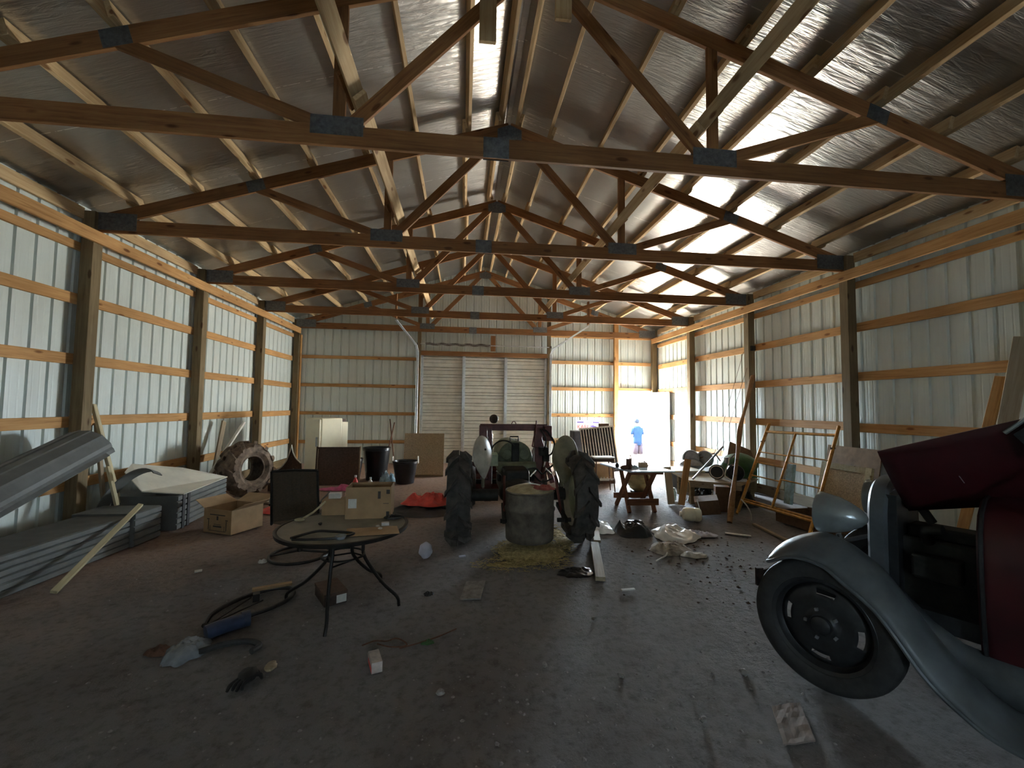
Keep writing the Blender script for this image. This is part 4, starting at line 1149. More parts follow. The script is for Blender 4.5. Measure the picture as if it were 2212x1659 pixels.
for x in (2.72, 4.2): build('ledge_leg', MB().box(x, x + .06, 12.1, 12.16, 0, .70), 'post', bpy.data.objects['sign_ledge'])
# slatted panel, dark with pale slat edges, leaning back
t = thing('slatted_panel', 'tall dark panel with pale vertical slats, leaning beside the walk door', 'panel', (3.5, 10.3, 0))
Px = Matrix.Translation((3.50, 10.35, .02)) @ Euler((0, -.10, -.04)).to_matrix().to_4x4() @ Euler((-.16, 0, 0)).to_matrix().to_4x4()
build('back_sheet', MB(Px).box(-.43, .43, .01, .03, .0, 1.12), 'slatdark', t)
build('top_rail', MB(Px).box(-.45, .45, -.03, .03, 1.12, 1.16), 'slatlight', t)
build('bottom_rail', MB(Px).box(-.45, .45, -.03, .03, 0, .05), 'slatdark', t)
for k in range(13):
    x = -.42 + .07 * k
    build('slat', MB(Px).box(x - .011, x + .011, -.03, .01, .05, 1.12), 'slatlight', t)
build('dark_cabinet', MB().cbox((3.02, 10.92, .52), .34, .40, 1.04), 'slatdark', label='dark narrow cabinet behind the slatted panel', cat='cabinet', bevel=.02)
build('cap_box', MB().cbox((3.62, 10.62, 1.20), .24, .12, .09), 'bootbrown', None, 'small brown box on top of the slatted panel', 'box')
# folding stool
t = thing('folding_stool', 'folding metal stool with a pale seat by the slatted panel', 'stool', (2.80, 8.2, 0))
build('seat', MB().box(2.55, 2.97, 8.02, 8.30, .66, .69), 'slatlight', t, bevel=.008)
build('apron', MB().box(2.57, 2.95, 8.04, 8.28, .60, .66), 'brownpanel', t)
for x, y, dx, dy in ((2.60, 8.06, -.04, -.10), (2.92, 8.06, .02, -.12), (2.60, 8.26, -.04, .08), (2.92, 8.26, .06, .06)):
    build('leg', MB().tube([(x, y, .62), (x + dx, y + dy, 0)], .013, 8), 'stick', t, smooth=True)
build('stretcher', MB().tube([(2.57, 7.98, .28), (2.95, 7.97, .28)], .010, 6).tube([(2.57, 8.3, .20), (2.95, 8.29, .20)], .010, 6), 'slatlight', t, smooth=True)
build('pale_crate', MB().box(2.70, 3.35, 9.1, 9.5, 0, .42), 'card', label='pale carton behind the folding stool', cat='carton', bevel=.01)
cg = thing('rake_head', 'toothed iron bar lying in front of the pale carton', 'tool', (3.0, 8.92, 0))
build('bar', MB().box(2.66, 3.30, 8.90, 8.96, .02, .09), 'stick', cg)
for k in range(9): build('tooth', MB().add([(2.68 + .07 * k, 8.90, .09), (2.74 + .07 * k, 8.90, .09), (2.71 + .07 * k, 8.90, .16), (2.68 + .07 * k, 8.95, .09), (2.74 + .07 * k, 8.95, .09), (2.71 + .07 * k, 8.95, .16)], [(0, 1, 2), (5, 4, 3), (0, 3, 4, 1), (1, 4, 5, 2), (2, 5, 3, 0)]), 'slatlight', cg)

# X-legged work table
t = thing('work_table', 'small wooden work table on crossed legs with painted sky reflection on top', 'table', (2.80, 6.85, 0))
tz = .655
tp = [(2.62, 6.42), (3.36, 6.42), (3.20, 7.30), (2.44, 7.35)]
build('tabletop', MB(rotm((0, 0, tz))).prism(tp, .022), 'skytop', t)
for s, ya in ((0, 6.52), (1, 7.12)):
    pass
# two crossed pairs, one at each end; feet joined front and back
for x0 in (2.60, 3.02):
    w = .05 if x0 < 3 else .05
    build('leg', MB().bar((x0 + .04, 6.50, .0), (x0 + .12, 7.10, tz - .012), .045, .07, (0, 1, 0)), 'brownwood', t, bevel=.005)
    build('leg', MB().bar((x0 + .03, 7.06, .0), (x0 + .05, 6.50, tz - .012), .045, .07, (0, 1, 0)), 'brownwood', t, bevel=.005)
build('front_rail', MB().bar((2.60, 6.50, .17), (3.12, 6.50, .17), .03, .105, (0, 0, 1)), 'brownwood', t, bevel=.004)
build('rear_rail', MB().bar((2.58, 7.04, .17), (3.10, 7.04, .17), .03, .09, (0, 0, 1)), 'brownwood', t, bevel=.004)
build('top_batten', MB().bar((2.62, 6.50, tz - .03), (3.20, 6.50, tz - .03), .03, .05), 'brownwood', t)
zt2 = tz + .0115
t = thing('boot', 'brown work boot standing on the work table', 'boot', (2.66, 6.62, zt2))
build('shaft', MB().lathe([(0, 0), (.045, 0), (.05, .05), (.045, .13), (.05, .17), (.04, .17), (0, .15)], 18, rotm((2.68, 6.62, zt2))), 'bootbrown', t, smooth=True)
build('toe', MB().ell((2.60, 6.60, zt2 + .035), .075, .045, .038, wob=.1), 'bootbrown', t, smooth=True)
build('pull_loop', MB().tube(catmull([(2.70, 6.62, zt2 + .15), (2.69, 6.62, zt2 + .21), (2.71, 6.62, zt2 + .22), (2.72, 6.62, zt2 + .15)], 4), .010, 6), 'bootbrown', t, smooth=True)
crumple('blue_wrap', (2.80, 6.72, zt2), .075, .06, .085, 'bluebag', 'crumpled pale blue plastic on the work table beside the boot', 'wrap', seed=41)
build('small_box', MB().cbox((3.02, 6.86, zt2 + .04), .14, .08, .08, (0, 0, .05)), 'card', label='small brown box on the back of the work table', cat='box', bevel=.004)
crumple('brown_cloth', (3.13, 7.06, zt2), .07, .10, .09, 'bootbrown', 'brown cloth folded on the far right of the work table', 'cloth', seed=43)
build('jar', MB().lathe([(0, 0), (.03, 0), (.032, .05), (.02, .06), (.02, .075), (0, .075)], 14, rotm((2.57, 6.85, zt2))), 'clutter', label='small dark jar at the left corner of the work table', cat='jar', smooth=True)
# ribbed round tank standing behind the table
RT = V((3.36, 7.80, .275))
t = thing('round_tank', 'round brassy tank on a dark block, behind the work table', 'tank', (RT.x, RT.y, 0))
build('tank', MB().lathe([(0, -.21), (.11, -.205), (.15, -.175), (.195, -.10), (.213, -.02), (.213, .04), (.19, .12), (.14, .18), (.09, .205), (0, .21)], 36, frame(RT, (1, 0, 0), (.15, -1, .1))), 'brass', t, smooth=True)
for k in range(6):
    zz = -.13 + .052 * k
    q_ = math.sqrt(.217 ** 2 - zz * zz)
    build('hoop', MB().tube([RT + V((q_ * math.cos(a), q_ * math.sin(a), zz)) for a in [2 * PI * i / 36 for i in range(36)]], .007, 6, True), 'brass', t, smooth=True)
build('base_block', MB().cbox((RT.x, RT.y, .04), .26, .24, .08), 'clutter', t, bevel=.01)
# boards standing upright in front of the bench
board('upright_board', (3.62, 7.05, .0), (3.58, 7.12, .63), .12, .035, (0, 1, 0), 'plank', label='short pale board standing upright at the right end of the work table', cat='board')
board('upright_board', (3.76, 6.98, .0), (3.90, 7.00, .78), .11, .035, (0, 1, 0), 'pine', label='short board leaning upright against the low bench', cat='board')
# low bench with clutter beneath
t = thing('low_bench', 'low wooden bench under the green engine, along the right wall', 'bench', (4.55, 7.25, 0))
build('bench_top', MB(rotm((0, 0, .40))).prism([(3.92, 7.00), (4.60, 6.60), (5.30, 7.12), (5.10, 7.62), (4.1, 7.95)], .03), 'plank', t)
build('front_board', MB().bar((3.93, 6.985, .35), (4.61, 6.585, .35), .02, .09), 'plank', t)
for x, y in ((4.0, 7.06), (4.60, 6.70), (5.2, 7.16), (5.0, 7.58), (4.2, 7.85)): build('leg', MB().box(x - .035, x + .035, y - .035, y + .035, 0, .39), 'post', t)
build('upper_shelf', MB().box(3.60, 4.55, 7.55, 8.15, .46, .49), 'plank', label='plank shelf behind the low bench, near the walk door', cat='shelf')
for x in (3.66, 4.48): build('shelf_leg', MB().box(x - .03, x + .03, 7.98, 8.05, 0, .46), 'post', bpy.data.objects['upper_shelf'])
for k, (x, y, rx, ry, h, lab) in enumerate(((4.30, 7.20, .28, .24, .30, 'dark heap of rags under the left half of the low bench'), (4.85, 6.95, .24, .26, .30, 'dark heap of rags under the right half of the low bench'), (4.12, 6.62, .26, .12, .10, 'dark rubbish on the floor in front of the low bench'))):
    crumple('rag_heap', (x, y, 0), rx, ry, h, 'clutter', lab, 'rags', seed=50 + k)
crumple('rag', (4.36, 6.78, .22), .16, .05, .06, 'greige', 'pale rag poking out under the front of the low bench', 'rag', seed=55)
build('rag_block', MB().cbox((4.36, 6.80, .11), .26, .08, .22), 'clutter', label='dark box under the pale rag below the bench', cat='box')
build('white_bottle', MB().lathe([(0, 0), (.045, 0), (.045, .14), (.02, .19), (.02, .22), (0, .22)], 14, rotm((3.82, 7.35, 0))), 'bluebag', label='pale bottle on the floor between the two upright boards', cat='bottle', smooth=True)
# green engine with wheels on the bench
GC = V((4.90, 7.12, .415))
t = thing('green_engine', 'green engine with black round intake and wheels on the low bench', 'engine', GC)
build('cover', MB().ell(GC + V((.08, .06, .24)), .32, .26, .20, 20, 12, .12, 5).cbox(GC + V((.12, .10, .12)), .42, .36, .20), 'mowgreen', t, smooth=True)
im = frame(GC + V((-.22, -.28, .15)), (1, -.5, 0), (-.45, -.9, 0))
build('intake', MB().lathe([(0, .0), (.07, .0), (.08, .03), (.125, .03), (.14, .0), (.14, -.12), (0, -.12)], 28, im), 'black', t, smooth=True)
for dx, dy, r in ((-.40, -.02, .13),):
    wm = frame(GC + V((dx, dy, r)), (0, 0, 1), (-.6, -.8, 0))
    build('wheel', xf(MB().lathe([(0, -.02), (r * .3, -.03), (r * .75, -.02), (r * .8, -.035), (r, -.03), (r, .03), (r * .8, .035), (0, .02)], 28), wm), 'black', t, smooth=True)
    build('wheel_ring', xf(MB().tube([(r * .82 * math.cos(2 * PI * i / 26), r * .82 * math.sin(2 * PI * i / 26), .036) for i in range(26)], .008, 6, True), wm), 'slatlight', t, smooth=True)
build('hose', MB().tube(catmull([GC + V(p) for p in ((-.25, -.15, .40), (-.30, -.2, .30), (-.38, -.22, .10), (-.30, -.28, .02))], 6), .010, 7), 'slatlight', t, smooth=True)
build('fitting', MB().cbox(GC + V((-.26, -.1, .34)), .06, .06, .10).tube([GC + V((-.2, -.1, .36)), GC + V((-.12, -.12, .46))], .014, 6), 'greymetal', t)
crumple('plastic_scrap', (4.82, 6.86, .415), .12, .05, .05, 'bagclear', 'pale plastic scrap at the front edge of the low bench', 'scrap', seed=58)
fb_ = MB(); 
build('brown_sack', MB().add([(5.02, 7.60, .66), (5.60, 7.48, .56), (5.68, 7.74, .56), (5.10, 7.92, .66), (5.12, 7.64, 1.04), (5.50, 7.56, .88), (5.58, 7.74, .82), (5.18, 7.84, 1.02)], [(0, 1, 2, 3), (7, 6, 5, 4), (0, 4, 5, 1), (1, 5, 6, 2), (2, 6, 7, 3), (3, 7, 4, 0)]), 'bootbrown', label='tilted brown carton behind the green engine', cat='carton', bevel=.02)
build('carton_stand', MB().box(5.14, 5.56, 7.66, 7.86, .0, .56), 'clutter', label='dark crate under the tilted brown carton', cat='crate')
# push mower lying at the back with its handle
t = thing('push_mower', 'old push mower with two grey wheels behind the bench handle', 'mower', (4.95, 8.5, .0))
for x, y in ((4.78, 8.45), (5.0, 8.30)):
    wm = frame((x, y, .62), (0, 0, 1), (-.75, -.65, .2))
    build('wheel', xf(MB().lathe([(0, -.03), (.05, -.03), (.06, -.01), (.13, -.01), (.14, -.04), (.17, -.03), (.17, .03), (.14, .04), (.13, .01), (0, .02)], 28), wm), 'greymetal', t, smooth=True)
build('deck', MB().ell((4.72, 8.35, .50), .24, .20, .11, 18, 8), 'greymetal', t, smooth=True)
build('frame_bar', MB().tube([(4.86, 8.4, .60), (5.15, 8.2, .75), (5.28, 8.1, .52)], .014, 7), 'stick', t, smooth=True)
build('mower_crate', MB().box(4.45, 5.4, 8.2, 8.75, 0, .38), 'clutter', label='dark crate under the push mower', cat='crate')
build('handle_bar', MB().tube([(4.02, 7.05, .43), (4.98, 7.66, .93)], .018, 8), 'greymetal', label='grey metal bar slanting up from the low bench', cat='bar', smooth=True)
# long bent pole and wires
t = thing('bent_pole', 'long bent peeled pole leaning on the third right post', 'pole', (3.90, 5.86, 0))
build('pole', MB().tube(catmull([(3.90, 5.86, 0.0), (4.20, 6.20, .42), (4.62, 6.68, .98), (4.84, 6.93, 1.34), (5.20, 7.25, 1.78), (5.60, 7.62, 2.30)], 6), [.036 + .010 * math.sin(i * .5) for i in range(31)], 10), 'bark', t, smooth=True)
for k, (p, q) in enumerate((((5.72, 8.05, 2.84), (5.17, 8.30, .60)), ((5.72, 7.95, 2.5), (5.24, 8.22, .58)))):
    build('wire', MB().tube([p, q], .004, 5), 'stick', label='thin wire hanging from the right wall girt down to the mower, %s' % ('the longer one' if k == 0 else 'the shorter one'), cat='wire')
build('bracket', MB().cbox((5.83, 8.00, 2.90), .10, .22, .10), 'clutter', label='dark bracket on the highest right girt holding the wires', cat='bracket', bevel=.01)

# two scaffold end frames leaning on the right wall
def scaffold(off, shift, label, rungs):
    A0, A1 = V((4.36, 6.36, 0)), V((5.52, 7.10, 1.40))       # far leg foot and top
    B0, B1 = V((4.37, 4.97, 0)), V((5.52, 5.66, 1.42))       # near leg
    o = V(off)
    def pt(u, v):
        """u 0 far leg .. 1 near leg, v 0 foot .. 1 top"""
        return A0.lerp(A1, v).lerp(B0.lerp(B1, v), u) + o + V((0, shift, 0)) * 1.0
    t = thing('scaffold_frame', label, 'scaffold', pt(.5, 0), 'scaffold frames')
    for u in (0, 1): build('leg', MB().tube([pt(u, 0), pt(u, 1)], .021, 10), 'scaf', t, smooth=True)
    build('top_bar', MB().tube([pt(0, .90), pt(1, .91)], .019, 10), 'scaf', t, smooth=True)
    build('bottom_bar', MB().tube([pt(0, .13), pt(1, .15)], .019, 10), 'scaf', t, smooth=True)
    build('middle_post', MB().tube([pt(.47, .90), pt(.47, .14)], .017, 10), 'scaf', t, smooth=True)
    for u0, u1, v in rungs: build('rung', MB().tube([pt(u0, v), pt(u1, v)], .011, 8), 'scaf', t, smooth=True)
    for u in (0, 1):
        for v in (.35, .78): build('lock_pin', MB().tube([pt(u, v) + V((-.03, 0, .0)), pt(u, v) + V((.03, 0, .01))], .014, 8), 'darkiron', t, smooth=True)
    return t
scaffold((0, 0, 0), 0, 'yellow scaffold end frame leaning in front, against the right wall', [(0, .47, .66), (.47, 1, .67), (0, .47, .40), (.47, 1, .42)])
scaffold((.11, .02, 0), .10, 'second yellow scaffold end frame, leaning just behind the front one', [(.0, .47, .53)])
build('foam_strip', MB().cbox((5.45, 6.55, .42), .06, .13, .66, (0, .12, 0)), 'bluebag', label='pale blue strip standing behind the scaffold frames', cat='strip')
# framed chip board panel and a brown sheet behind it
t = thing('framed_panel', 'chip board panel in a pale wooden frame leaning on the right wall', 'panel', (5.35, 5.52, 0))
lx2 = V((.0, -1, 0)); up2 = V((.20, 0, .98)).normalized()
o2 = V((5.31, 5.92, .02))
def q2(u, v): return o2 + lx2 * u + up2 * v
build('chip_sheet', MB().bar(q2(.40, .05), q2(.40, .80), .70, .014, (-1, 0, .2)), 'osb', t)
for u in (.045, .755): build('stile', MB().bar(q2(u, 0), q2(u, .88), .085, .04, (-1, 0, .2)), 'paleplank', t)
for v in (.045, .835): build('rail', MB().bar(q2(.09, v), q2(.71, v), .04, .085, up2), 'paleplank', t)
build('brown_sheet', MB().bar((5.52, 5.62, .02), (5.71, 5.62, 1.12), .86, .016, (-1, 0, .2)), 'brownboard', label='brown board standing behind the framed chip board panel', cat='board')
# crates and scrap wood under the scaffold
t = thing('scrap_crate', 'low crate of scrap wood under the scaffold frames', 'crate', (4.75, 5.45, 0))
build('crate_side', MB().bar((4.64, 5.85, .12), (4.72, 5.12, .12), .025, .20), 'bootbrown', t)
build('crate_bottom', MB().add([(4.65, 5.85, .02), (4.73, 5.12, .02), (5.25, 5.15, .02), (5.2, 5.9, .02), (4.65, 5.85, .05), (4.73, 5.12, .05), (5.25, 5.15, .05), (5.2, 5.9, .05)], [(3, 2, 1, 0), (4, 5, 6, 7), (0, 1, 5, 4), (1, 2, 6, 5), (2, 3, 7, 6), (3, 0, 4, 7)]), 'bootbrown', t)
build('crate_end', MB().bar((4.70, 5.87, .09), (5.2, 5.92, .09), .025, .18), 'bootbrown', t)
build('crate_back', MB().bar((5.2, 5.9, .11), (5.25, 5.15, .11), .025, .18), 'bootbrown', t)
board('scrap_board', (4.80, 5.55, .08), (5.15, 5.40, .10), .22, .03, (0, 0, 1), 'plank', label='wide scrap board lying in the low crate under the scaffold', cat='board')
build('bent_rod', MB().tube(catmull([(4.30, 5.93, .0), (4.28, 5.92, .12), (4.24, 5.95, .22), (4.20, 6.02, .30)], 5), .010, 7), 'slatlight', label='pale bent rod sticking up at the corner of the crate', cat='rod', smooth=True)
board('pale_strip', (4.18, 5.72, .015), (4.05, 4.70, .015), .05, .025, (0, 0, 1), 'plank', label='pale wooden strip on the floor before the scrap crate', cat='strip')
build('tilted_carton', MB().cbox((3.82, 6.30, .155), .34, .30, .22, (.1, -.18, -.5)), 'bootbrown', label='brown carton lying tilted at the foot of the bent pole', cat='carton', bevel=.006)
build('white_flap', MB().cbox((3.63, 6.20, .15), .012, .03, .22, (0, -.25, -.5)), 'label', bpy.data.objects['tilted_carton'])
build('pedestal_carton', MB().cbox((4.24, 6.56, .20), .22, .20, .40, (0, 0, -.4)), 'bootbrown', label='upright brown carton behind the bent pole', cat='carton', bevel=.006)
# planks standing in the corner by the near right post
board('plank', (5.50, 3.98, .02), (5.78, 3.72, 2.45), .14, .035, (1, .5, 0), 'plank', label='wide plank leaning on the near right post, its top highest', cat='plank')
board('plank', (5.42, 4.16, .02), (5.78, 3.92, 2.05), .09, .035, (1, .3, 0), 'pine', label='narrower plank leaning beside the near right post', cat='plank')
# jug
t = thing('jug', 'cream plastic jug lying on its side on the floor', 'jug', (3.38, 5.98, 0))
jm = frame((3.38, 5.98, .098), (0, 0, 1), (-.95, .3, 0))
build('body', xf(MB().lathe([(0, -.13), (.075, -.13), (.095, -.11), (.098, -.05), (.092, -.04), (.098, -.03), (.098, .07), (.085, .11), (.04, .135), (.035, .165), (0, .165)], 26), jm), 'jug', t, smooth=True)
build('dark_label', xf(MB().lathe([(.0985, -.09), (.0992, -.05), (.0985, -.01)], 8, arc=(2.4, 3.4)), jm), 'clutter', t)
# bags and sheets in front of the table
crumple('bin_bag', (2.28, 5.52, 0), .25, .27, .25, 'bagblack', 'crumpled black bin bag on the floor in front of the work table', 'bag', seed=69, freq=2.2)
crumple('plastic_sheet', (1.88, 5.72, 0), .20, .28, .10, 'bagclear', 'milky plastic sheet on the floor left of the black bin bag', 'sheet', seed=62)
crumple('plastic_sheet', (2.80, 5.36, 0), .30, .36, .14, 'bagclear', 'milky plastic sheet on the floor right of the black bin bag', 'sheet', seed=63, rz=-.5)
crumple('dirty_cloth', (2.46, 4.82, 0), .26, .22, .10, 'greige', 'dirty crumpled cloth in front of the black bin bag', 'cloth', seed=64, rz=.5)
crumple('torn_paper', (2.62, 4.60, 0), .16, .09, .05, 'label', 'torn white paper lying nearest the viewer by the dirty cloth', 'paper', seed=65, rz=-.3)
crumple('violet_cloth', (3.16, 5.32, 0), .19, .10, .07, 'cloth', 'pale violet cloth on the floor to the right of the sheets', 'cloth', seed=66, rz=-.2)
board('paper_strip', (3.50, 5.36, .01), (3.76, 5.20, .01), .05, .012, (0, 0, 1), 'label', label='pale strip on the floor right of the violet cloth', cat='strip')
build('pale_stick', MB().tube(catmull([(2.10, 4.44, .01), (2.18, 4.50, .012), (2.28, 4.58, .015), (2.34, 4.66, .02)], 4), .009, 6), 'label', label='thin pale curved stick by the dirty cloth', cat='stick', smooth=True)
crumple('black_rag', (1.16, 4.22, 0), .19, .13, .05, 'bagblack', 'black rag on the floor left of the grey plank', 'rag', seed=67)

# person outside the door, seen from behind
t = thing('person', 'person in a blue shirt and pale shorts standing outside the open door', 'person', (6.20, 14.5, -.44))
def skin_body(name, verts, edges, radii, mat, parent, root=0):
    me = bpy.data.meshes.new(name); org = wloc(parent)
    me.from_pydata([V(v) - org for v in verts], edges, [])
    o = bpy.data.objects.new(name, me); COL.objects.link(o); o.parent = parent
    md = o.modifiers.new('skin', 'SKIN'); md.use_smooth_shade = True
    for i, r in enumerate(radii):
        me.skin_vertices[0].data[i].radius = r if isinstance(r, tuple) else (r, r)
        me.skin_vertices[0].data[i].use_root = (i == root)
    s = o.modifiers.new('sub', 'SUBSURF'); s.levels = 1; s.render_levels = 2
    me.materials.append(M[mat]); return o
px, py, pz = 6.20, 14.5, -.44
vs = [(px, py, pz + .86), (px, py, pz + 1.02), (px, py + .03, pz + 1.22), (px, py + .05, pz + 1.38), (px, py + .08, pz + 1.46), (px, py + .10, pz + 1.56), (px, py + .11, pz + 1.64),
      (px - .13, py + .04, pz + 1.36), (px - .18, py + .05, pz + 1.12), (px - .17, py + .20, pz + .94), (px + .13, py + .04, pz + 1.36), (px + .21, py + .06, pz + 1.14), (px + .24, py + .24, pz + 1.02),
      (px - .08, py, pz + .80), (px - .09, py - .01, pz + .46), (px - .10, py - .02, pz + .08), (px - .10, py + .12, pz + .03),
      (px + .08, py, pz + .80), (px + .09, py + .02, pz + .46), (px + .10, py + .01, pz + .08), (px + .10, py + .15, pz + .03)]
ed = [(0, 1), (1, 2), (2, 3), (3, 4), (4, 5), (5, 6), (3, 7), (7, 8), (8, 9), (3, 10), (10, 11), (11, 12), (0, 13), (13, 14), (14, 15), (15, 16), (0, 17), (17, 18), (18, 19), (19, 20)]
ra = [(.115, .09), (.11, .085), (.125, .09), (.12, .085), .055, .085, .075, .06, .045, .035, .06, .045, .035, .085, .058, .038, .035, .085, .058, .038, .035]
skin_body('body', vs, ed, ra, 'skin', t)
build('hair', MB().ell((px, py + .085, pz + 1.62), .095, .10, .10, 16, 10, .1, 3), 'hair', t, smooth=True)
def garment(name, secs, mat):
    mb = MB()
    mb.grid(lambda a, b: V(tuple(secs[min(int(b * (len(secs) - 1) + 1e-6), len(secs) - 1)][0])) + V((secs[min(int(b * (len(secs) - 1) + 1e-6), len(secs) - 1)][1] * math.cos(2 * PI * a), secs[min(int(b * (len(secs) - 1) + 1e-6), len(secs) - 1)][2] * math.sin(2 * PI * a), 0)), 20, len(secs) - 1, closed_u=True)
    return build(name, mb, mat, t, smooth=True, solid=.008)
garment('shirt', [((px, py, pz + .78), .16, .13), ((px, py, pz + .95), .15, .125), ((px, py + .02, pz + 1.12), .16, .13), ((px, py + .03, pz + 1.30), .175, .13), ((px, py + .04, pz + 1.40), .15, .115), ((px, py + .06, pz + 1.46), .08, .08)], 'shirt')
for s in (-1, 1):
    garment('sleeve', [((px + s * .125, py + .04, pz + 1.39), .075, .08), ((px + s * .155, py + .045, pz + 1.28), .072, .075), ((px + s * .18, py + .05, pz + 1.15), .068, .07)], 'shirt')
    garment('shorts_leg', [((px + s * .09, py, pz + .46), .085, .095), ((px + s * .085, py, pz + .62), .09, .105), ((px + s * .075, py, pz + .84), .095, .12)], 'shorts')
# ================================================================ vintage car with its hood raised
M['primer'] = plain('grey_primer', (.085, .097, .105), .45, .05, .18, 7)
M['maroon'] = plain('maroon_paint', (.045, .006, .008), .4, 0, .2, 5)
M['tireblack'] = plain('car_tire_rubber', (.030, .030, .030), .75, 0, .3, 18, .15)
M['wheelblack'] = plain('black_wheel_paint', (.026, .027, .029), .4, .2, .3, 14)
M['headlamp'] = plain('grey_lamp_shell', (.26, .29, .29), .26, .35, .12, 9)
M['lens'] = plain('lamp_glass', (.55, .58, .58), .08, 0, .05, 20, trans=.3)
h_ = V((math.cos(math.radians(118)), math.sin(math.radians(118)), 0)); l_ = V((-h_.y, h_.x, 0))
CO = V((2.19, 2.38, 0)) - l_ * .70
def c(x, y, z): return CO + h_ * x + l_ * y + V((0, 0, z))
CM = Matrix.Translation(CO) @ Matrix((h_, l_, V((0, 0, 1)))).transposed().to_4x4()
car = thing('vintage_car', 'vintage maroon car with grey fenders and raised hood at the right', 'car', CO)
def wheel(x, y, s, nm='wheel'):
    wm = frame(c(x, y, .38), h_, l_ * s)
    w = build('tire', xf(MB().lathe([(.255, -.05), (.275, -.068), (.32, -.077), (.352, -.068), (.372, -.05), (.38, -.02), (.38, .02), (.372, .05), (.352, .068), (.32, .077), (.275, .068), (.255, .05), (.26, 0)], 64, closed=True), wm), 'tireblack', car, smooth=True)
    build('rim', xf(MB().lathe([(.258, .05), (.275, .06), (.268, .066), (.248, .055), (.235, .02), (.225, .012), (.225, -.03), (.25, -.05), (.262, -.05)], 56, closed=True), wm), 'wheelblack', w, smooth=True)
    # pressed disc with four kidney vents cut through near its edge
    d = MB()
    rr = [.0, .06, .075, .10, .15, .172, .20, .228]; zz = [.052, .052, .040, .030, .034, .030, .020, .012]
    n = 72; vs = []; fs = []
    for i, r in enumerate(rr):
        for j in range(n): vs.append((r * math.cos(2 * PI * j / n), r * math.sin(2 * PI * j / n), zz[i]))
    for i in range(len(rr) - 1):
        for j in range(n):
            ph = (j + 4) % 18
            if i == 5 and ph < 6: continue
            fs.append((i * n + j, (i + 1) * n + j, (i + 1) * n + (j + 1) % n, i * n + (j + 1) % n))
    d.add(vs, fs)
    build('wheel_disc', xf(d, wm), 'wheelblack', w, smooth=True, solid=.006)
    build('hub_cap', xf(MB().lathe([(0, .085), (.03, .083), (.05, .07), (.056, .05), (0, .05)], 28), wm), 'wheelblack', w, smooth=True)
    nb = MB()
    for k in range(5):
        a = 2 * PI * k / 5; nb.cbox((.085 * math.cos(a), .085 * math.sin(a), .045), .016, .016, .02, (0, 0, a))
    build('lug_nut', xf(nb, wm), 'greymetal', w)
wheel(0, .70, 1); wheel(0, -.70, -1)
def fender(s, name='front_fender'):
    O_ = [(.30, .73, .665), (.262, .80, .685), (.13, .80, .75), (-.02, .80, .745), (-.125, .80, .68), (-.26, .80, .585), (-.36, .80, .46), (-.45, .80, .335), (-.565, .80, .235), (-.73, .80, .16), (-1.1, .80, .15), (-1.7, .80, .15)]
    C_ = [(.30, .70, .69), (.215, .66, .80), (.05, .66, .882), (-.08, .66, .862), (-.165, .66, .815), (-.285, .66, .715), (-.38, .66, .585), (-.485, .66, .435), (-.61, .66, .30), (-.77, .66, .20), (-1.1, .66, .165), (-1.7, .66, .165)]
    I_ = [(.30, .66, .69), (.20, .50, .77), (.06, .50, .845), (-.06, .50, .82), (-.115, .50, .795), (-.22, .50, .725), (-.32, .50, .60), (-.42, .50, .465), (-.54, .50, .33), (-.742, .50, .20), (-1.1, .48, .17), (-1.7, .48, .17)]
    R = list(zip(O_, C_, I_))
    cols = [catmull([V(r[k]) for r in R], 6) for k in range(3)]
    rows = len(cols[0])
    vs = []; m = 10
    for i in range(rows):
        a, b, d = cols[0][i], cols[1][i], cols[2][i]
        for j in range(m + 1):
            t = j / m
            # quadratic through the three edge points
            p = a * ((1 - t) * (1 - 2 * t)) + b * (4 * t * (1 - t)) + d * (t * (2 * t - 1))
            vs.append(c(p.x, s * p.y, p.z))
    fs = [(i * (m + 1) + j, (i + 1) * (m + 1) + j, (i + 1) * (m + 1) + j + 1, i * (m + 1) + j + 1) for i in range(rows - 1) for j in range(m)]
    f = build(name, MB().add(vs, fs), 'primer', car, smooth=True, solid=.012)
    edge = [c(p.x, s * p.y, p.z) for p in cols[0]]
    build('rolled_edge', MB().tube(edge, .011, 7), 'primer', f, smooth=True)
fender(1); fender(-1)
for s in (1, -1):
    hm = frame(c(.0, s * .45, .99), (0, 0, 1), h_)
    hl = build('headlight', xf(MB().lathe([(0, -.155), (.02, -.15), (.05, -.125), (.085, -.07), (.112, -.01), (.124, .05), (.128, .075), (.132, .09), (.128, .10), (.118, .10)], 40), hm), 'headlamp', car, smooth=True)
    build('lens', xf(MB().lathe([(.12, .095), (.08, .112), (0, .12)], 32), hm), 'lens', hl, smooth=True)
    build('lamp_stalk', MB().tube([c(0, s * .45, .87), c(-.02, s * .44, .79), c(-.04, s * .36, .62)], .016, 8), 'wheelblack', hl, smooth=True)
build('lamp_bar', MB().tube([c(-.02, .46, .83), c(-.05, 0, .80), c(-.02, -.46, .83)], .014, 8), 'wheelblack', car, smooth=True)
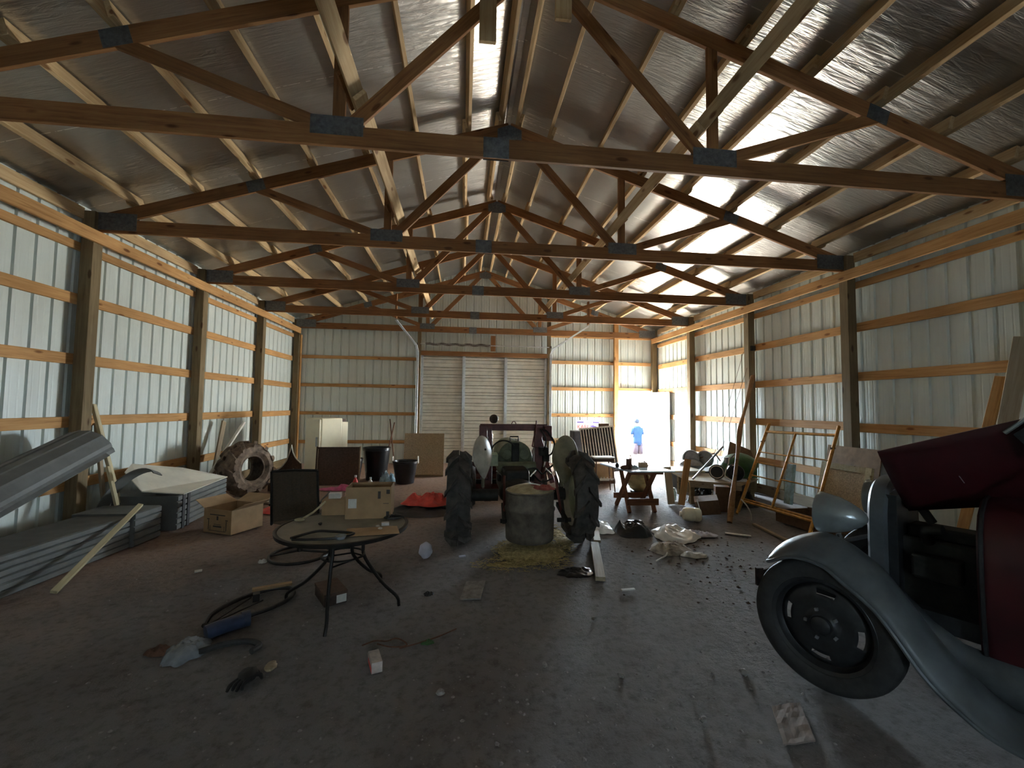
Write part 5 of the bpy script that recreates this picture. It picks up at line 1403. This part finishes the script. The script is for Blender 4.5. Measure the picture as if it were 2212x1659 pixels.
# radiator shell
arch = [(.27, .46), (.275, .75), (.27, 1.0), (.235, 1.11), (.16, 1.175), (.06, 1.20), (0, 1.205), (-.06, 1.20), (-.16, 1.175), (-.235, 1.11), (-.27, 1.0), (-.275, .75), (-.27, .46)]
ap = catmull([(0, y, z) for y, z in arch], 5)
sec = [(-.10, .0), (-.115, .018), (-.15, .022), (-.185, .02), (-.20, .0), (-.19, -.05), (-.15, -.055), (-.11, -.05)]
vs = []
for i, p in enumerate(ap):
    t_ = (ap[min(i + 1, len(ap) - 1)] - ap[max(i - 1, 0)]).normalized(); nn = V((0, t_.z, -t_.y))
    vs += [c(x, p.y + nn.y * o, p.z + nn.z * o) for x, o in sec]
k = len(sec)
fs = [(i * k + j, (i + 1) * k + j, (i + 1) * k + (j + 1) % k, i * k + (j + 1) % k) for i in range(len(ap) - 1) for j in range(k)]
build('radiator_shell', MB().add(vs, fs + [tuple(range(k)), tuple((len(ap) - 1) * k + j for j in range(k))]), 'primer', car, smooth=True)
gr = MB()
for i in range(17): gr.tube([c(-.15, -.22 + .0275 * i, .47), c(-.15, -.22 + .0275 * i, 1.12)], .005, 5)
build('grille', gr, 'greymetal', car)
build('radiator_core', MB(CM).box(-.24, -.18, -.24, .24, .46, 1.13), 'wheelblack', car)
# engine, frame, firewall
build('engine', MB(CM).cbox((-.42, 0, .66), .40, .26, .42).cbox((-.42, 0, .90), .34, .16, .08).cbox((-.40, .17, .72), .22, .10, .14), 'trdark', car, bevel=.015)
build('air_horn', MB().tube(catmull([c(-.36, .14, .86), c(-.36, .20, .94), c(-.44, .22, .96)], 4), .03, 10), 'trdark', car, smooth=True)
build('radiator_hose', MB().tube(catmull([c(-.24, .05, 1.05), c(-.30, .05, 1.06), c(-.36, .03, .96)], 4), .025, 10), 'tireblack', car, smooth=True)
build('frame_rail', MB(CM).box(-1.8, .42, .30, .36, .42, .52).box(-1.8, .42, -.36, -.30, .42, .52), 'wheelblack', car)
build('bumper_iron', MB().bar(c(.40, .34, .50), c(.44, .56, .50), .02, .05).bar(c(.44, .56, .42), c(.44, .56, .54), .02, .05, (1, 0, 0)), 'darkiron', car)
build('front_axle', MB().tube([c(0, -.66, .36), c(0, 0, .32), c(0, .66, .36)], .03, 8), 'wheelblack', car, smooth=True)
for s_ in (1, -1):
    lo = [(-.21, .50, .70), (-.31, .50, .565), (-.42, .50, .44), (-.54, .50, .32), (-.74, .50, .19), (-1.7, .48, .165)]
    hi = [(-.21, .36, .66), (-.31, .38, .58), (-.42, .40, .48), (-.54, .41, .415), (-.74, .42, .395), (-1.7, .46, .395)]
    m_ = MB().add([c(x, s_ * y, z) for x, y, z in lo + hi], [(k_, k_ + 1, 7 + k_, 6 + k_) for k_ in range(5)])
    build('splash_apron', m_, 'primer', car, smooth=True, solid=.006)
# maroon body behind the engine
prof = [(.44, .40), (.475, .60), (.48, .85), (.46, 1.02), (.40, 1.12), (.28, 1.18), (0, 1.20)]
prof = prof + [(-y, z) for y, z in prof[-2::-1]]
def ring(x, k=1, dz=0): return [c(x, y * k, z + dz) for y, z in prof]
R_ = [ring(-.60, .93, -.015), ring(-.625, .98, 0), ring(-.66, 1.0, 0), ring(-1.2, 1.12, .02), ring(-1.75, 1.2, .02)]
k = len(prof); vs = [p for r in R_ for p in r]
fs = [(i * k + j, (i + 1) * k + j, (i + 1) * k + j + 1, i * k + j + 1) for i in range(len(R_) - 1) for j in range(k - 1)] + [tuple(range(k)), tuple(range((len(R_) - 1) * k, len(R_) * k))]
body = build('cowl_body', MB().add(vs, fs), 'maroon', car, smooth=True)
build('door_seam', MB().tube([c(-1.02, .535, .48), c(-1.02, .535, 1.0)], .004, 5), 'wheelblack', body)
build('cowl_band', MB().tube([c(-.62, y * .985, z) for y, z in prof], .010, 6), 'wheelblack', body, smooth=True)
build('windshield_frame', MB().tube([c(-.80, .44, 1.16), c(-1.0, .42, 1.62), c(-1.0, -.42, 1.62), c(-.80, -.44, 1.16)], .018, 8), 'wheelblack', car, smooth=True)
build('mirror_arm', MB().tube([c(-.72, .45, 1.555), c(-.86, .46, 1.70)], .010, 6), 'headlamp', car, smooth=True)
build('visor', MB().add([c(-.75, .46, 1.55), c(-.90, .48, 1.70), c(-.96, .46, 1.50), c(-.84, .44, 1.42)], [(0, 1, 2, 3)]), 'wheelblack', car, solid=.01)
# raised hood, two leaves folded up
A, B, C2, D = (-.208, .45, 1.414), (-.92, .45, 1.68), (-.90, .10, 1.20), (-.269, .12, 1.03)
hood2 = MB().grid(lambda a, b: c(*(V(A).lerp(V(B), a).lerp(V(D).lerp(V(C2), a), b) + V((0, .03 * math.sin(PI * b), 0)))), 10, 8)
hd = build('hood_panel', hood2, 'maroon', car, smooth=True, solid=.008)
build('hood_scratch', MB().tube([c(-.50, .325, 1.36), c(-.545, .285, 1.26)], .0022, 4), 'greymetal', hd)
build('hood_panel', MB().grid(lambda a, b: c(-.24 - .40 * a, -.28 + .20 * b, 1.10 + .10 * b), 6, 4), 'maroon', car, smooth=True, solid=.008)
# ================================================================ litter on the near floor
M['bluetarp'] = plain('blue_plastic', (.035, .05, .10), .4, 0, .3, 14)
M['stone'] = plain('field_stone', (.30, .28, .26), .9, 0, .25, 16, .3)
M['pebble'] = plain('pebble', (.30, .28, .265), .9, 0, .3, 40)
M['shoe'] = plain('black_glove_leather', (.012, .012, .013), .6, 0, .3, 20)
M['can'] = plain('white_carton', (.62, .54, .50), .6, 0, .2, 18)
# bent hoop frame with a flat rail
t = thing('hoop_frame', 'bent black hoop frame lying on the floor left of the table', 'frame', (-1.66, 3.72, 0))
hp = [(-1.86, 3.42), (-1.90, 3.62), (-1.82, 3.86), (-1.66, 4.02), (-1.52, 4.04), (-1.44, 3.96), (-1.42, 3.82), (-1.50, 3.66), (-1.64, 3.52), (-1.76, 3.43)]
build('hoop', MB().tube(catmull([V((x, y, .025)) for x, y in hp + hp[:1]], 6), .017, 8), 'blackmetal', t, smooth=True)
build('flat_rail', MB().bar((-1.78, 3.96, .05), (-1.50, 4.08, .05), .05, .02), 'card', t)
build('clip', MB().cbox((-1.70, 3.86, .035), .05, .07, .06, (0, 0, .4)), 'blackmetal', t)
build('spokes', MB().tube([(-1.84, 3.44, .02), (-1.62, 3.80, .03)], .006, 5).tube([(-1.84, 3.44, .02), (-1.74, 3.86, .03)], .006, 5), 'blackmetal', t)
# shoe box under the table
t = thing('shoe_box', 'small dark box with a white end label on the floor under the table', 'box', (-1.10, 3.80, 0))
bx = rotm((-1.10, 3.86, 0), 0, 0, .55)
build('box', MB(bx).box(-.09, .09, -.15, .15, 0, .095), 'darkiron', t)
build('lid', MB(bx).box(-.094, .094, -.154, .154, .075, .10), 'brownpanel', t)
build('end_label', MB(bx).box(.005, .085, -.1555, -.1545, .01, .074), 'label', t)
build('white_cup', MB().ell((-.38, 4.78, .075), .075, .065, .085, 18, 12, .2, 4), 'cloth', label='white crumpled plastic jar on the floor left of the tractor wheel', cat='jar', smooth=True)
# plastic bag with blue stuff and a black hose
crumple('plastic_bag', (-1.80, 3.13, 0), .13, .16, .075, 'clear', 'clear plastic bag on the floor beside the blue wrap', 'bag', seed=71)
t = thing('blue_roll', 'dark blue rolled tarp on the floor touching the hoop frame', 'tarp', (-1.72, 3.34, 0))
build('roll', MB().tube(catmull([(-1.76, 3.26, .05), (-1.71, 3.31, .055), (-1.66, 3.36, .055), (-1.60, 3.42, .05)], 4), .05, 12), 'bluetarp', t, smooth=True)
build('roll_end', MB().tube([(-1.61, 3.43, .05), (-1.56, 3.46, .05)], .055, 12), 'bluetarp', t, smooth=True)
build('black_hose', MB().tube(catmull([(-1.70, 3.08, .02), (-1.58, 3.16, .022), (-1.44, 3.18, .022), (-1.34, 3.12, .022), (-1.36, 3.05, .022)], 6), .020, 9), 'tireblack', label='short curved black hose on the floor beside the clear bag', cat='hose', smooth=True)
crumple('dark_rag', (-1.98, 3.14, 0), .08, .06, .045, 'stick', 'dark red-brown rag left of the clear plastic bag', 'rag', seed=73)
t = thing('glove', 'black glove with a pale cuff lying on the near floor', 'glove', (-1.22, 2.78, 0))
build('palm', MB().ell((-1.255, 2.79, .028), .055, .075, .028, 14, 10, .25, 7), 'shoe', t, smooth=True)
for k in range(4): build('finger', MB().tube(catmull([(-1.29 + .022 * k, 2.74, .03), (-1.31 + .024 * k, 2.70, .026), (-1.31 + .026 * k, 2.665 + .008 * (k % 2), .014)], 3), [.012, .012, .0115, .0115, .011, .010, .008], 7), 'shoe', t, smooth=True)
build('thumb', MB().tube(catmull([(-1.215, 2.79, .03), (-1.185, 2.785, .028), (-1.165, 2.765, .016)], 3), [.013, .013, .012, .012, .011, .010, .008], 7), 'shoe', t, smooth=True)
build('cuff', MB().ell((-1.165, 2.875, .022), .035, .05, .020, 12, 8, .2, 9), 'plank', t, smooth=True)
t = thing('drink_carton', 'small white and red drink carton lying on the near floor', 'carton', (-.53, 2.86, 0))
cmx = rotm((-.53, 2.86, .032), 0, 0, .35)
build('body', MB(cmx).box(-.032, .032, -.085, .06, -.032, .032).add([(-.032, .06, -.032), (.032, .06, -.032), (.032, .06, .032), (-.032, .06, .032), (-.03, .098, -.006), (.03, .098, -.006), (.03, .098, .006), (-.03, .098, .006)], [(0, 1, 5, 4), (1, 2, 6, 5), (2, 3, 7, 6), (3, 0, 4, 7), (4, 5, 6, 7)]), 'can', t)
build('red_band', MB(cmx).box(-.0335, -.0325, -.08, .055, -.03, .0), 'red', t)
# wires and twigs
for k, (pts, lab) in enumerate((([(-.66, 3.08, .01), (-.58, 3.12, .015), (-.50, 3.10, .02), (-.44, 3.14, .015), (-.38, 3.10, .012), (-.36, 3.05, .01), (-.46, 3.04, .012), (-.56, 3.09, .01)], 'tangled rusty wire on the floor below the right table leg'),
                                ([(-.40, 3.02, .01), (-.30, 3.06, .012), (-.20, 3.11, .012), (-.12, 3.16, .012), (-.02, 3.24, .01)], 'long thin twig on the floor right of the rusty wire'))):
    build('wire' if k == 0 else 'twig', MB().tube(catmull(pts, 6), .005, 5), 'stick', label=lab, cat='wire' if k == 0 else 'twig', smooth=True)
crumple('leaf_clump', (-.22, 3.09, 0), .05, .03, .02, 'mowgreen', 'small green leaf clump on the twig', 'leaves', seed=76)
crumple('leaf_clump', (-.27, 3.86, 0), .045, .035, .025, 'clutter', 'dark clump of dead leaves right of the table', 'leaves', seed=77)
build('paper_scrap', MB().cbox((.02, 4.75, .012), .07, .03, .012, (0, 0, .3)), 'cloth', label='small pale blue scrap in front of the left tractor tire', cat='scrap')
build('paper_scrap', MB().cbox((-2.55, 4.55, .010), .06, .05, .010, (0, 0, .5)), 'label', label='small white scrap alone on the floor right of the siding stacks', cat='scrap')
build('paper_scrap', MB().cbox((1.52, 3.78, .010), .13, .03, .010, (0, 0, .1)), 'label', label='small pale scrap on the floor right of the plank end', cat='scrap')
slab = MB().grid(lambda a, b: (.0 + .18 * a + .06 * b, 3.72 + .36 * b, .006 + .006 * noise.noise(V((a * 4, b * 4, 7)))), 6, 8)
build('flat_slab', slab, 'stone', label='flat grey slab in the floor before the left tractor tire', cat='slab', solid=.012)
# single stones big enough to point at
rs = random.Random(5)
for k, (x, y, r, w) in enumerate(((1.19, 1.83, .030, 'below the middle of the picture, nearest the viewer'), (1.30, 2.20, .022, 'halfway between drum and viewer'), (-1.00, 1.58, .045, 'at the lower left, near the viewer'), (-.90, 1.52, .035, 'just beside the lower left stone'),
                                  (1.78, 2.55, .028, 'to the left of the car wheel'), (.55, 2.75, .022, 'in the middle of the near floor'), (1.05, 3.30, .020, 'before the grey plank'), (-.10, 2.55, .024, 'right of the drink carton'), (.30, 1.75, .022, 'low in the middle of the picture'), (1.0, 2.6, .02, 'right of the middle of the near floor'))):
    build('stone', MB().ell((x, y, r * .45), r, r * .85, r * .6, 12, 8, .5, k + 2, (0, 0, k)), 'stone', label='small pale stone on the dirt, %s' % w, cat='stone', group='stones on the floor', smooth=True)
# broken clods beside the car wheel
slab2 = MB().grid(lambda a, b: (1.60 + .18 * a + .14 * b, 2.0 + .26 * b + .01 * a, .008 + .010 * noise.noise(V((a * 4, b * 4, 17)))), 8, 8)
M['slab'] = plain('reddish_slab', (.25, .20, .175), .95, 0, .2, 9)
build('flat_slab', slab2, 'slab', label='flat broken slab in the floor in front of the car wheel', cat='slab', solid=.008)
M['clod'] = plain('dark_soil', (.10, .065, .045), .95, 0, .4, 30)
# gravel nobody could count
pm = MB(); rp = random.Random(11)
def pebble(x, y, r):
    vs = []
    for i in range(6):
        a = 2 * PI * i / 6; k = rp.uniform(.75, 1.2); vs.append((x + r * k * math.cos(a), y + r * k * math.sin(a), .001))
    vs += [(x + r * rp.uniform(-.3, .3), y + r * rp.uniform(-.3, .3), r * rp.uniform(.5, .9))]
    pm.add(vs, [(i, (i + 1) % 6, 6) for i in range(6)] + [tuple(range(5, -1, -1))])
for i in range(2600):
    y = 1.0 + 5.5 * rp.random() ** 1.5; x = rp.uniform(-.62 * y - .6, .80 * y + .5)
    if x < -3.6 or x > 4.2: continue
    pebble(x, y, .003 + .011 * rp.random() ** 3.5)
build('floor_gravel', pm, 'pebble', label='fine gravel scattered over the dirt floor', cat='gravel', kind='stuff')

dm = MB(); rp = random.Random(23); pm_keep = pm; pm = dm
for i in range(420):
    a = rp.gauss(0, 1); b_ = rp.gauss(0, 1)
    x, y = 2.75 + .45 * a, 4.3 + .85 * b_
    if x > 4.1 or y < 2.9 or (x > 2.0 and y < 3.35 and x < 3.2) or y > 5.2: continue
    pebble(x, y, .005 + .017 * rp.random() ** 2.5)
build('dirt_clods', dm, 'clod', label='dark crumbs of soil scattered between the sheets and the car', cat='soil', kind='stuff')
